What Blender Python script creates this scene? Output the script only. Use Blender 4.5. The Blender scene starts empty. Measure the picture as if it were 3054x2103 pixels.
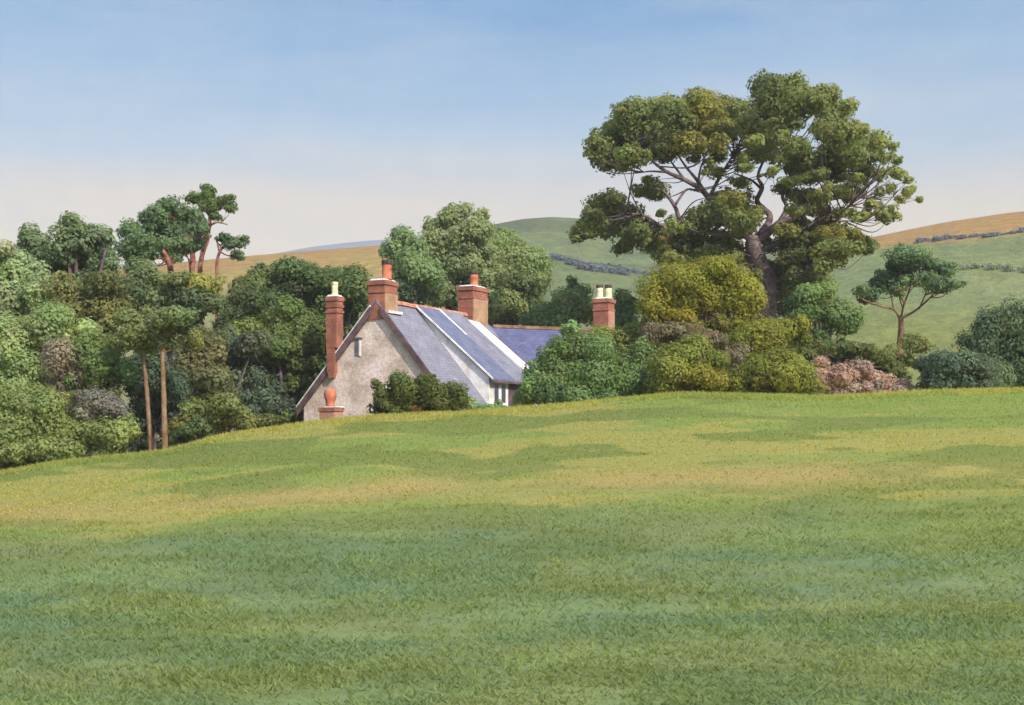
import bpy, math, random
import numpy as np
R = np.random.default_rng(11)
random.seed(5)
scene = bpy.context.scene
COL = scene.collection
EYE = 1.8
F = 4200.0
CX, HY = 1527.0, 1300.0

# ------------------------------------------------------------------ helpers
def P(px, py, d):
    return np.array([(px - CX) / F * d, d, EYE + (HY - py) / F * d])

def srgb(*c):
    c = np.array(c, float) / 255.0
    return np.where(c <= 0.04045, c / 12.92, ((c + 0.055) / 1.055) ** 2.4)

def hash2(ix, iy, seed):
    n = (ix.astype(np.int64) * 374761393 + iy.astype(np.int64) * 668265263 + seed * 1442695041) & 0x7fffffff
    n = (n ^ (n >> 13)) * 1274126177 & 0x7fffffff
    n = (n ^ (n >> 16)) & 0xffff
    return n / 65535.0

def vnoise(x, y, seed=0):
    x = np.asarray(x, float); y = np.asarray(y, float)
    ix = np.floor(x); iy = np.floor(y)
    fx = x - ix; fy = y - iy
    fx = fx * fx * (3 - 2 * fx); fy = fy * fy * (3 - 2 * fy)
    a = hash2(ix, iy, seed); b = hash2(ix + 1, iy, seed)
    c = hash2(ix, iy + 1, seed); d = hash2(ix + 1, iy + 1, seed)
    return (a * (1 - fx) + b * fx) * (1 - fy) + (c * (1 - fx) + d * fx) * fy

def fbm(x, y, seed=0, o=4):
    s = 0; a = 0.5; t = 0
    for k in range(o):
        s = s + a * vnoise(x * 2 ** k, y * 2 ** k, seed + k * 17); t += a; a *= 0.55
    return s / t

def sstep(a, b, x):
    t = np.clip((x - a) / (b - a), 0, 1)
    return t * t * (3 - 2 * t)

def new_obj(name, verts, faces, mat, parent=None, facecol=None, vertcol=None, smooth=False):
    """verts (n,3); faces: list of lists, or (m,k) array.  World-space verts; parent's location is subtracted."""
    me = bpy.data.meshes.new(name)
    verts = np.asarray(verts, float)
    if parent is not None:
        off = np.array(parent.get('_o', (0, 0, 0)))
        verts = verts - off
    if isinstance(faces, np.ndarray):
        m, k = faces.shape
        me.vertices.add(len(verts)); me.vertices.foreach_set('co', verts.astype(np.float32).ravel())
        me.loops.add(m * k); me.loops.foreach_set('vertex_index', faces.astype(np.int32).ravel())
        me.polygons.add(m)
        me.polygons.foreach_set('loop_start', (np.arange(m) * k).astype(np.int32))
        me.polygons.foreach_set('loop_total', np.full(m, k, np.int32))
        me.update(calc_edges=True)
    else:
        me.from_pydata([tuple(v) for v in verts], [], faces)
        me.update()
    if facecol is not None:
        at = me.attributes.new('col', 'FLOAT_COLOR', 'FACE')
        at.data.foreach_set('color', np.c_[facecol, np.ones(len(facecol))].astype(np.float32).ravel())
    if vertcol is not None:
        at = me.attributes.new('col', 'FLOAT_COLOR', 'POINT')
        at.data.foreach_set('color', np.c_[vertcol, np.ones(len(vertcol))].astype(np.float32).ravel())
    if smooth:
        me.polygons.foreach_set('use_smooth', np.ones(len(me.polygons), bool))
    me.materials.append(mat)
    o = bpy.data.objects.new(name, me)
    COL.objects.link(o)
    if parent is not None:
        o.parent = parent
        o['_o'] = parent.get('_o', (0, 0, 0))
    return o

def empty(name, loc, label, cat, group=None):
    o = bpy.data.objects.new(name, None)
    COL.objects.link(o)
    o.location = [float(v) for v in loc]
    o.empty_display_size = 0.3
    o['_o'] = [float(v) for v in loc]
    o['label'] = label; o['category'] = cat
    if group: o['group'] = group
    return o

# ------------------------------------------------------------------ materials
def mat_new(name):
    m = bpy.data.materials.new(name); m.use_nodes = True
    nt = m.node_tree
    b = nt.nodes['Principled BSDF']
    b.inputs['Specular IOR Level'].default_value = 0.15
    return m, nt, b

def N(nt, typ, **kw):
    n = nt.nodes.new(typ)
    for k, v in kw.items():
        if hasattr(n, k): setattr(n, k, v)
    return n

def ramp(nt, stops):
    r = nt.nodes.new('ShaderNodeValToRGB')
    e = r.color_ramp.elements
    while len(e) < len(stops): e.new(0.5)
    for el, (p, c) in zip(e, stops):
        el.position = p; el.color = (*c, 1) if len(c) == 3 else c
    return r

def mix(nt, typ, fac, a, b):
    m = nt.nodes.new('ShaderNodeMix'); m.data_type = 'RGBA'; m.blend_type = typ
    for sock, v in ((0, fac), (6, a), (7, b)):
        if hasattr(v, 'links') or hasattr(v, 'is_linked'): nt.links.new(v, m.inputs[sock])
        else: m.inputs[sock].default_value = v if sock == 0 else ((*v, 1) if len(v) == 3 else v)
    return m.outputs[2]

def foliage_mat(name, trans=0.3):
    m, nt, b = mat_new(name)
    at = N(nt, 'ShaderNodeAttribute'); at.attribute_name = 'col'
    b.inputs['Roughness'].default_value = 0.7
    nt.links.new(at.outputs['Color'], b.inputs['Base Color'])
    tr = N(nt, 'ShaderNodeBsdfTranslucent')
    tc = mix(nt, 'MULTIPLY', 1.0, at.outputs['Color'], (1.25, 1.2, 0.7))
    nt.links.new(tc, tr.inputs['Color'])
    ms = N(nt, 'ShaderNodeMixShader'); ms.inputs[0].default_value = trans
    nt.links.new(b.outputs[0], ms.inputs[1]); nt.links.new(tr.outputs[0], ms.inputs[2])
    nt.links.new(ms.outputs[0], nt.nodes['Material Output'].inputs['Surface'])
    return m

def ground_mat(name, scale=1.0, bump=0.4, amount=0.35):
    m, nt, b = mat_new(name)
    at = N(nt, 'ShaderNodeAttribute'); at.attribute_name = 'col'
    tc = N(nt, 'ShaderNodeTexCoord')
    n1 = N(nt, 'ShaderNodeTexNoise'); n1.inputs['Scale'].default_value = 9 * scale; n1.inputs['Detail'].default_value = 6
    n1.inputs['Roughness'].default_value = 0.7
    nt.links.new(tc.outputs['Object'], n1.inputs['Vector'])
    rp = ramp(nt, [(0.25, (1 - amount,) * 3), (0.75, (1 + amount,) * 3)])
    nt.links.new(n1.outputs['Fac'], rp.inputs['Fac'])
    c = mix(nt, 'MULTIPLY', 1.0, at.outputs['Color'], rp.outputs['Color'])
    nt.links.new(c, b.inputs['Base Color'])
    b.inputs['Roughness'].default_value = 0.95
    b.inputs['Specular IOR Level'].default_value = 0.05
    bp = N(nt, 'ShaderNodeBump'); bp.inputs['Strength'].default_value = bump; bp.inputs['Distance'].default_value = 0.08 / scale
    nt.links.new(n1.outputs['Fac'], bp.inputs['Height'])
    nt.links.new(bp.outputs[0], b.inputs['Normal'])
    return m

def mottled(name, c1, c2, c3, scale=2.0, rough=0.9, bump=0.3, dist=0.03, fine=14):
    m, nt, b = mat_new(name)
    tc = N(nt, 'ShaderNodeTexCoord')
    n1 = N(nt, 'ShaderNodeTexNoise'); n1.inputs['Scale'].default_value = scale; n1.inputs['Detail'].default_value = 5
    n2 = N(nt, 'ShaderNodeTexNoise'); n2.inputs['Scale'].default_value = scale * fine; n2.inputs['Detail'].default_value = 4
    for n in (n1, n2): nt.links.new(tc.outputs['Object'], n.inputs['Vector'])
    r1 = ramp(nt, [(0.36, c1), (0.5, c2), (0.64, c3)])
    nt.links.new(n1.outputs['Fac'], r1.inputs['Fac'])
    r2 = ramp(nt, [(0.3, (.78,) * 3), (0.7, (1.18,) * 3)])
    nt.links.new(n2.outputs['Fac'], r2.inputs['Fac'])
    c = mix(nt, 'MULTIPLY', 1.0, r1.outputs['Color'], r2.outputs['Color'])
    nt.links.new(c, b.inputs['Base Color']); b.inputs['Roughness'].default_value = rough
    bp = N(nt, 'ShaderNodeBump'); bp.inputs['Strength'].default_value = bump; bp.inputs['Distance'].default_value = dist
    nt.links.new(n2.outputs['Fac'], bp.inputs['Height']); nt.links.new(bp.outputs[0], b.inputs['Normal'])
    return m

def uv_courses(name, c1, c2, mortar, bw, bh, ms, rough, bump, blotch, off=0.5, bias=0.0):
    """brick/slate courses laid on the mesh's own UV map (metres)"""
    m, nt, b = mat_new(name)
    uv = N(nt, 'ShaderNodeUVMap')
    br = N(nt, 'ShaderNodeTexBrick'); br.offset = off
    br.inputs['Scale'].default_value = 1.0
    br.inputs['Color1'].default_value = (*c1, 1); br.inputs['Color2'].default_value = (*c2, 1)
    br.inputs['Mortar'].default_value = (*mortar, 1)
    br.inputs['Brick Width'].default_value = bw; br.inputs['Row Height'].default_value = bh
    br.inputs['Mortar Size'].default_value = ms; br.inputs['Bias'].default_value = bias
    nt.links.new(uv.outputs[0], br.inputs['Vector'])
    tc = N(nt, 'ShaderNodeTexCoord')
    n1 = N(nt, 'ShaderNodeTexNoise'); n1.inputs['Scale'].default_value = 1.3; n1.inputs['Detail'].default_value = 6
    nt.links.new(tc.outputs['Object'], n1.inputs['Vector'])
    r1 = ramp(nt, [(0.3, tuple(1 - v for v in blotch)), (0.7, tuple(1 + v for v in blotch))])
    nt.links.new(n1.outputs['Fac'], r1.inputs['Fac'])
    c = mix(nt, 'MULTIPLY', 1.0, br.outputs['Color'], r1.outputs['Color'])
    n2 = N(nt, 'ShaderNodeTexNoise'); n2.inputs['Scale'].default_value = 7; n2.inputs['Detail'].default_value = 5; n2.inputs['Roughness'].default_value = .65
    nt.links.new(tc.outputs['Object'], n2.inputs['Vector'])
    r2 = ramp(nt, [(.3, (.80, .80, .82)), (.55, (1, 1, 1)), (.75, (1.28, 1.24, 1.12))])
    nt.links.new(n2.outputs['Fac'], r2.inputs['Fac'])
    c = mix(nt, 'MULTIPLY', 1.0, c, r2.outputs['Color'])
    nt.links.new(c, b.inputs['Base Color']); b.inputs['Roughness'].default_value = rough
    bp = N(nt, 'ShaderNodeBump'); bp.inputs['Strength'].default_value = bump; bp.inputs['Distance'].default_value = 0.02
    bp.invert = True
    nt.links.new(br.outputs['Fac'], bp.inputs['Height']); nt.links.new(bp.outputs[0], b.inputs['Normal'])
    return m

M = {}
M['leaf'] = foliage_mat('leaf', 0.5)
M['field'] = ground_mat('field_grass', 1.0, 0.3, 0.14)
M['hill'] = ground_mat('hill_turf', 0.03, 0.6, 0.32)
M['grass'] = foliage_mat('grass_blade', 0.55)
M['bark'] = mottled('bark', (.10, .07, .075), (.155, .11, .115), (.215, .165, .165), 3, .95, .8, .05, 5)
M['bark_red'] = mottled('bark_red', (.16, .055, .04), (.26, .10, .075), (.34, .17, .13), 3, .95, .8, .05, 5)
M['bark_orange'] = mottled('bark_orange', (.15, .09, .05), (.23, .14, .08), (.28, .19, .12), 2, .95, .8, .05, 5)
M['bark_brown'] = mottled('bark_brown', (.13, .075, .045), (.2, .12, .07), (.27, .17, .1), 2, .95, .8, .05, 5)
M['stone'] = mottled('stone_render', (.50, .395, .335), (.66, .53, .475), (.75, .62, .585), .9, .95, .7, .03, 9)
M['white'] = mottled('limewash', (.60, .56, .52), (.76, .73, .71), (.82, .80, .79), 1.6, .9, .3, .01)
M['cement'] = mottled('cement_flaunching', (.5, .46, .44), (.7, .67, .65), (.8, .78, .77), 4, .95, .5, .02)
M['board_and_shade'] = mottled('dark_board_and_shade', (.085, .052, .06), (.13, .082, .09), (.17, .11, .115), 2, .7, .2, .01)  # real boards, and the shade painted on the dormer front
M['brick'] = uv_courses('red_brick', (.36, .125, .075), (.27, .09, .06), (.36, .23, .18), .23, .078, .007, .9, .4, (.3, .28, .28))
M['brick_sunlit'] = uv_courses('sunlit_brick', (.44, .27, .16), (.38, .21, .115), (.45, .33, .24), .23, .078, .007, .9, .4, (.2, .22, .25))  # red brick with sunlight painted into a paler tone
M['brick_pink_and_sunlit'] = uv_courses('pink_and_sunlit_brick', (.46, .23, .17), (.40, .18, .13), (.45, .33, .27), .23, .078, .007, .9, .4, (.2, .22, .22))  # pink brick, also the painted sunlight on the wing stack
M['slate_grey'] = uv_courses('slate_grey', (.215, .215, .265), (.255, .25, .30), (.16, .16, .20), .34, .2, .012, .85, .5, (.16, .17, .15))
M['slate_blue'] = uv_courses('slate_blue', (.145, .16, .248), (.17, .185, .272), (.11, .12, .185), .34, .2, .012, .85, .5, (.18, .17, .13))
M['slate_violet'] = uv_courses('slate_violet', (.105, .112, .22), (.135, .135, .245), (.075, .08, .15), .34, .2, .012, .85, .5, (.2, .19, .16))
M['terracotta'] = mottled('terracotta', (.36, .10, .055), (.48, .15, .085), (.55, .21, .13), 3, .8, .2, .01)
M['soot'] = mottled('sooty_clay', (.04, .03, .03), (.08, .055, .055), (.13, .09, .08), 5, .9, .3, .01)
M['cream'] = mottled('cream_clay', (.55, .48, .30), (.68, .61, .40), (.75, .69, .5), 4, .8, .2, .01)
M['ridge'] = mottled('ridge_tile', (.40, .14, .09), (.5, .2, .13), (.6, .36, .29), 2.5, .85, .3, .02, 5)
M['slit'] = mottled('weathered_shutter', (.09, .08, .1), (.13, .12, .145), (.17, .155, .18), 4, .7, .2, .01)
m, nt, b = mat_new('window_glass'); b.inputs['Base Color'].default_value = (.06, .06, .10, 1); b.inputs['Roughness'].default_value = 0.2
b.inputs['Specular IOR Level'].default_value = 0.2
M['glass'] = m

# ------------------------------------------------------------------ ground shape
CR_X = np.array([-1500, 0, 184, 500, 659, 896, 1120, 1396, 1713, 2029, 2464, 2767, 3054, 4600], float)
CR_Y = np.array([1440, 1410, 1377, 1344, 1300, 1266, 1240, 1231, 1205, 1174, 1184, 1168, 1160, 1150], float)
_xs = np.linspace(-1500, 4600, 611)
_ys = np.interp(_xs, CR_X, CR_Y)
_k = np.hanning(15); _k /= _k.sum()
_ys = np.convolve(np.pad(_ys, 7, mode='edge'), _k, mode='valid')
VALLEY = -5.0
def ground_z(x, y):
    x = np.asarray(x, float); y = np.asarray(y, float)
    s = CX + x / np.maximum(y, 28.0) * F
    t = (HY - np.interp(s, _xs, _ys)) / F
    a = 0.06 + t
    yc = np.minimum(y, 60.0)
    z = a * yc - 0.0005 * yc ** 2
    o = np.maximum(y - 60.0, 0)
    z = z + a * o - 0.0005 * ((y ** 2) - yc ** 2) * (y > 60) - 0.0045 * o ** 2
    und = 0.12 * (fbm(x / 9.0 + 40, y / 7.0 + 40, 3, 3) - 0.5) * sstep(6, 20, y) * (1 - sstep(48, 60, y))
    z = z + und
    return np.maximum(z, VALLEY)

# field colouring: dry hay and lush grass, foreground shade painted in as darker green, fixed to the ground
C_TAN = np.array([.335, .27, .10]); C_YEL = np.array([.29, .272, .08]); C_LIGHT = np.array([.205, .25, .066])
C_GREEN = np.array([.15, .178, .05]); C_LUSH_SHADE = np.array([.145, .195, .088]); C_COOL = np.array([.138, .20, .112]); C_OLIVE = np.array([.180, .210, .086])
TB_X = np.array([-600, 0, 370, 900, 1500, 2000, 2450, 3054, 3700], float)
TB_Y = np.array([1560, 1535, 1535, 1490, 1450, 1432, 1420, 1400, 1390], float)
def field_col(x, y):
    z = ground_z(x, y)
    yy = np.maximum(y, 6)
    s = x / yy * F + CX
    r = HY - (z - EYE) / yy * F
    c = np.interp(s, TB_X, TB_Y)
    crest = np.interp(s, _xs, _ys)
    w = (fbm(s / 300, r / 90, 5, 3) - .5) * 60
    q = r - c + w
    # above the dry band
    base = C_YEL[None] * np.ones((len(s), 1))
    nA = fbm(s / 420 + r / 300, (r - (c - 1450) * .8) / 34, 21, 4)
    up = sstep(.44, .56, nA)[:, None]
    base = base * (1 - up) + C_LIGHT * up
    nB = fbm(s / 360 + 9, (r - (c - 1450) * .9) / 33, 33, 2)
    pt = (sstep(.495, .56, nB + .10 * (fbm(s / 60, r / 9, 91, 3) - .5)) * .9)[:, None]
    base = base * (1 - pt) + C_GREEN * 1.12 * pt
    # dry band
    band = (np.exp(-(q / 38) ** 2) * (0.55 + 0.45 * sstep(.3, .6, fbm(s / 380, r / 60, 8, 2))) * (1 - .45 * sstep(2300, 2900, s)))[:, None]
    base = base * (1 - band) + C_TAN * band
    # below: foreground shade is put into these darker greens
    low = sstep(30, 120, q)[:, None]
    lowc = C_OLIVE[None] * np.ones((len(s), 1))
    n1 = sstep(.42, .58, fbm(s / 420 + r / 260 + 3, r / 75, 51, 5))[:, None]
    lowc = lowc * (1 - n1) + C_LUSH_SHADE * n1
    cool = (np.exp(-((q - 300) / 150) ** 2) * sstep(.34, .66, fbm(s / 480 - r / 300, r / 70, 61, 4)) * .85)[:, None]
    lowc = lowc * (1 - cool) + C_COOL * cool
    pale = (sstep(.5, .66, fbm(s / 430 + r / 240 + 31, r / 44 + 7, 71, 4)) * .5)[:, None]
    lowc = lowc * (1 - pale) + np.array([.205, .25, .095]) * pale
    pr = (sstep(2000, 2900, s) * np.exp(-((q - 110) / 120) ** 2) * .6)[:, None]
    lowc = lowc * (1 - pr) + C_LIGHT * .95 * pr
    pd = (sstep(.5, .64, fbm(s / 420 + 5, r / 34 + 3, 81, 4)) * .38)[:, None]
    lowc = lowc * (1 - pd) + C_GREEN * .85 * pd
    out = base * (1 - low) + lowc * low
    ed = np.exp(-((r - crest) / 10) ** 2)[:, None] * .6
    out = out * (1 - ed) + C_YEL * ed
    return out

def build_field():
    ny, nx = 640, 620
    t = np.linspace(0, 1, ny)
    y = np.concatenate([np.linspace(-25, 5, 30, endpoint=False), 5 * (150 / 5.0) ** t])
    s = np.linspace(-1, 1, nx); s = np.sign(s) * (0.55 * np.abs(s) + 0.6 * np.abs(s) ** 4)
    Y, S = np.meshgrid(y, s, indexing='ij')
    X = S * np.maximum(Y, 24.0)
    x = X.ravel(); yv = Y.ravel()
    z = ground_z(x, yv)
    V = np.c_[x, yv, z]
    a = (np.arange(len(y) - 1)[:, None] * nx + np.arange(nx - 1)[None]).ravel()
    Fc = np.c_[a, a + 1, a + nx + 1, a + nx]
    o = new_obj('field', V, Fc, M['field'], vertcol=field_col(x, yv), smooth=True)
    o['kind'] = 'structure'
build_field()

# wide valley floor under everything, out to the horizon
def build_valley():
    n = 90
    g = np.linspace(-1, 1, n); g = np.sign(g) * np.abs(g) ** 2.2 * 4000
    X, Y = np.meshgrid(g, g + 500, indexing='ij')
    x = X.ravel(); y = Y.ravel()
    z = VALLEY - 0.35 + 0 * x
    k = fbm(x / 60, y / 60, 7, 3)[:, None]
    c = C_GREEN * (1 - k) + C_LIGHT * k
    a = (np.arange(n - 1)[:, None] * n + np.arange(n - 1)[None]).ravel()
    o = new_obj('ground', np.c_[x, y, z], np.c_[a, a + n, a + n + 1, a + 1], M['hill'], vertcol=c, smooth=True)
    o['kind'] = 'structure'
build_valley()

# grass blades
def build_grass(nb=310000):
    v = R.random(nb)
    y = 5.0 * (44 / 5.0) ** (v ** 1.05)
    x = (R.random(nb) - .5) * 2 * .56 * y
    keep = fbm(x / .5, y / .5, 15, 2) + R.random(nb) * .5 > .55
    x = x[keep]; y = y[keep]; n = len(x)
    # longer tussocks along the brow of the field
    m = 95000
    y2 = 43 + 18 * R.random(m); x2 = (R.random(m) - .5) * 2 * .56 * y2
    k2 = fbm(x2 / 1.1, y2 / 1.1, 25, 2) > .47
    y2, x2 = y2[k2], x2[k2]
    y = np.concatenate([y, y2]); x = np.concatenate([x, x2]); n = len(x)
    tall = np.concatenate([np.ones(n - len(x2)), 1.6 + 1.6 * R.random(len(x2))])
    z = ground_z(x, y) - .01
    sc = tall * (0.75 + 0.5 * fbm(x / 1.2, y / 1.2, 19, 2))
    h = (0.012 + 0.020 * R.random(n)) * sc * (1 + y / 60) * (1 + .45 * sstep(18, 8, y))
    wd = (0.004 + 0.004 * R.random(n)) * (1 + y / 16)
    an = R.random(n) * math.tau
    dx, dy = np.cos(an) * wd, np.sin(an) * wd
    le = R.random(n) * math.tau; lm = h * (.6 + 1.1 * R.random(n))
    b = np.c_[x, y, z]
    V = np.empty((n, 3, 3))
    V[:, 0] = b - np.c_[dx, dy, 0 * dx]; V[:, 1] = b + np.c_[dx, dy, 0 * dx]
    V[:, 2] = b + np.c_[np.cos(le) * lm, np.sin(le) * lm, h]
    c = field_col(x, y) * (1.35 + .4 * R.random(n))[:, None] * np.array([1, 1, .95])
    o = new_obj('grass', V.reshape(-1, 3), np.arange(n * 3).reshape(n, 3), M['grass'], facecol=c)
    o['kind'] = 'stuff'; o['label'] = 'short rough grass blades growing over the sloping field'; o['category'] = 'grass'
build_grass()

# ------------------------------------------------------------------ hills
def build_hill(name, sky, d0, d1, colfn, zbase=VALLEY - 1, bulge=1.0, nrow=70, ncol=260):
    sk = np.array(sky, float)
    px = np.linspace(sk[0, 0], sk[-1, 0], ncol)
    py = np.interp(px, sk[:, 0], sk[:, 1])
    kk = np.hanning(13); kk /= kk.sum()
    py = np.convolve(np.pad(py, 6, mode='edge'), kk, mode='valid')
    k = np.concatenate([np.linspace(0, 1, nrow), np.array([1.05, 1.12, 1.25, 1.5, 1.8])])
    V = []; C = []
    top = EYE + (HY - py) / F * d1
    for q in k:
        d = d0 + (d1 - d0) * q
        f = np.sin(min(q, 1) * math.pi / 2) ** bulge if q <= 1 else max(0, math.cos((q - 1) / .8 * math.pi / 2))
        x = (px - CX) / F * (d0 + (d1 - d0) * min(q, 1))
        y = np.full_like(x, d)
        t0 = (zbase - EYE) / d0; t1 = (HY - py) / F
        z = EYE + (t0 + (t1 - t0) * f) * d
        z = z + (d1 * .004) * (fbm(x / (d1 * .08), y / (d1 * .08), 9, 3) - .5) * max(0, math.sin(min(q, 1) * math.pi))
        V.append(np.c_[x, y, z])
    V = np.concatenate(V)
    rr = HY - (V[:, 2] - EYE) / V[:, 1] * F
    ss = CX + V[:, 0] / V[:, 1] * F
    C = colfn(ss, rr, np.repeat(k, ncol), np.tile(py, len(k)))
    a = (np.arange(len(k) - 1)[:, None] * ncol + np.arange(ncol - 1)[None]).ravel()
    o = new_obj(name, V, np.c_[a, a + 1, a + ncol + 1, a + ncol], M['hill'], vertcol=C, smooth=True)
    o['kind'] = 'structure'
    return V

OCHRE = np.array([.33, .20, .072]); HGREEN = np.array([.15, .18, .08]); HGREY = np.array([.115, .135, .07]); HLIGHT = np.array([.165, .20, .082])
def col_left(s, r, k, py):
    n = fbm(s / 160, (r + s * .1) / 22, 4, 3)
    t = sstep(.42, .6, n)[:, None]
    c = OCHRE * (1 - t) + np.array([.31, .225, .075]) * t
    g = sstep(70, 130, r - py + (n - .5) * 60)[:, None] * .75
    return c * (1 - g) + HLIGHT * g
def col_mid(s, r, k, py):
    n = fbm(s / 130, r / 26, 14, 3); t = sstep(.4, .62, n)[:, None]
    c = HGREY * (1 - t) + HGREEN * t
    g = sstep(100, 180, r - py)[:, None]
    return c * (1 - g * .6) + HLIGHT * .8 * g * .6
def col_right(s, r, k, py):
    n = fbm(s / 200, r / 26, 24, 3); t = sstep(.4, .62, n)[:, None]
    line = np.interp(s, [2300, 2700, 3054, 3600], [760, 735, 700, 660])
    top = (sstep(10, -10, r - line + (n - .5) * 20))[:, None]
    g = HLIGHT * (1 - t) + np.array([.19, .215, .085]) * t
    c = g * (1 - top) + OCHRE * 1.05 * top
    lo = sstep(860, 1010, r)[:, None]
    return c * (1 - lo) + np.array([.185, .2, .058]) * lo
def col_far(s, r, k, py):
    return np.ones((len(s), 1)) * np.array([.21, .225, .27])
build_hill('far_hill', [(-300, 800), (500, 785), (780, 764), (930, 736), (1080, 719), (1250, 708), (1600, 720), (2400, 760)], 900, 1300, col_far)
HL = build_hill('hill_left', [(-900, 840), (0, 815), (400, 795), (732, 764), (1000, 742), (1150, 730), (1350, 745), (1700, 800)], 200, 420, col_left)
HM = build_hill('hill_middle', [(1150, 770), (1350, 700), (1480, 668), (1560, 653), (1650, 647), (1740, 652), (1900, 680), (2150, 725), (2600, 800)], 190, 480, col_mid)
HR = build_hill('hill_right', [(1950, 860), (2300, 770), (2500, 730), (2700, 690), (2850, 660), (3054, 630), (3500, 590), (4300, 560)], 160, 380, col_right)

# ------------------------------------------------------------------ foliage
def unit(n):
    v = R.normal(size=(n, 3)); return v / np.linalg.norm(v, axis=1)[:, None]

def leaves(ells, leaf, dens, colour, jit=.12, lumps=1.0, fill=.25, flat=1.0, aspect=.62):
    """ells: list of (centre(3), rx, ry(depth), rz, tint). Leaf-sized faces spread over lumpy clumps."""
    Pn, Nn, Cn, Sn = [], [], [], []
    for (c, rx, ry, rz, tint) in ells:
        rad = np.array([rx, ry, rz]); rm = (rx * ry * rz) ** (1 / 3)
        nl = int(np.clip(round(7 * lumps * (rm / .9) ** 1.2), 4, 34))
        ld = unit(nl)
        lc = c + ld * rad * (0.35 + .42 * R.random((nl, 1)))
        lr = rm * (.34 + .30 * R.random(nl)) * (1.0 if nl < 12 else .85)
        lc = np.vstack([lc, c[None]]); lr = np.append(lr, rm * .62)
        for q, (cc, rr) in enumerate(zip(lc, lr)):
            n = int(max(10, dens * 4 * math.pi * rr * rr / (leaf * leaf * aspect)))
            d = unit(n)
            rf = np.where(R.random(n) < fill, R.random(n) ** .5, .82 + .42 * R.random(n) ** 1.5)
            ns = n // 8                       # ragged sprigs that stick out of the clump
            if ns > 3:
                sd_ = unit(max(3, ns // 5)); pick = R.integers(0, len(sd_), ns)
                dd_ = sd_[pick] + .13 * R.normal(size=(ns, 3)); d[:ns] = dd_ / np.linalg.norm(dd_, axis=1)[:, None]
                rf[:ns] = .95 + .42 * R.random(ns)
            sq = np.array([1, 1, flat * min(1, .55 + .45 * rz / max(rx, 1e-3))])
            p = cc + d * rr * rf[:, None] * sq
            Pn.append(p)
            nn = d + .55 * (p - c) / rad + np.array([0, 0, .25]) + .65 * unit(n)
            Nn.append(nn / np.linalg.norm(nn, axis=1)[:, None])
            h = (R.random(3) - .5) * 2 * jit
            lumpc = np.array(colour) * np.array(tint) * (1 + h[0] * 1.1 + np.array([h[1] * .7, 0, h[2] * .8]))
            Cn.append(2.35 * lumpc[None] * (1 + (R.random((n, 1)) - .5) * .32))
            Sn.append(leaf * (.55 + 1.0 * R.random(n) ** 1.6) * (.85 + .3 * R.random()))
    p = np.concatenate(Pn); nn = np.concatenate(Nn); c = np.concatenate(Cn); s = np.concatenate(Sn)
    n = len(p)
    t = np.cross(nn, unit(n)); t /= np.maximum(np.linalg.norm(t, axis=1), 1e-6)[:, None]
    bt = np.cross(nn, t)
    V = np.empty((n, 4, 3))
    hs = (s * .5)[:, None]
    V[:, 0] = p - t * hs; V[:, 1] = p - bt * hs * aspect * 1.1 + nn * hs * .2
    V[:, 2] = p + t * hs; V[:, 3] = p + bt * hs * aspect * 1.1 + nn * hs * .2
    return V.reshape(-1, 3), np.arange(n * 4).reshape(n, 4), np.clip(c, .004, .9)

def tube(pts, rad, sides=9, wob=.08):
    pts = np.array(pts, float); n = len(pts)
    # resample with Catmull-Rom
    if n > 2:
        q = np.vstack([2 * pts[0] - pts[1], pts, 2 * pts[-1] - pts[-2]]); out = []; ro = []
        for i in range(1, n):
            for t in np.linspace(0, 1, 5, endpoint=False):
                a, b, c, d = q[i - 1], q[i], q[i + 1], q[i + 2]
                out.append(.5 * (2 * b + (c - a) * t + (2 * a - 5 * b + 4 * c - d) * t * t + (3 * b - a - 3 * c + d) * t ** 3))
                ro.append(rad[i - 1] * (1 - t) + rad[i] * t)
        out.append(pts[-1]); ro.append(rad[-1]); pts = np.array(out); rad = np.array(ro)
    n = len(pts); V = []; Fc = []
    for i in range(n):
        d = pts[min(i + 1, n - 1)] - pts[max(i - 1, 0)]; d /= np.linalg.norm(d) + 1e-9
        a = np.cross(d, [0.3, 1, .1]); a /= np.linalg.norm(a); b = np.cross(d, a)
        for k in range(sides):
            an = k / sides * math.tau
            rr = rad[i] * (1 + wob * (random.random() - .5) * 2)
            V.append(pts[i] + (a * math.cos(an) + b * math.sin(an)) * rr)
    for i in range(n - 1):
        for k in range(sides):
            Fc.append([i * sides + k, i * sides + (k + 1) % sides, (i + 1) * sides + (k + 1) % sides, (i + 1) * sides + k])
    Fc.append(list(range(sides))[::-1]); Fc.append([(n - 1) * sides + k for k in range(sides)])
    return V, Fc

def tubes(lst, sides=9):
    V, Fc = [], []
    for pts, rad in lst:
        v, f = tube(pts, rad, sides)
        o = len(V); V += list(v); Fc += [[i + o for i in q] for q in f]
    return np.array(V), Fc

# views of the photograph used while measuring: (offset x, offset y, scale)
Z1 = (850, 720, 2.2076); Z2 = (0, 500, 1.68); Z3 = (1650, 180, 1.932); Z4 = (1080, 550, 2.576); Z5 = (1800, 650, 1.848)

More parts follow.
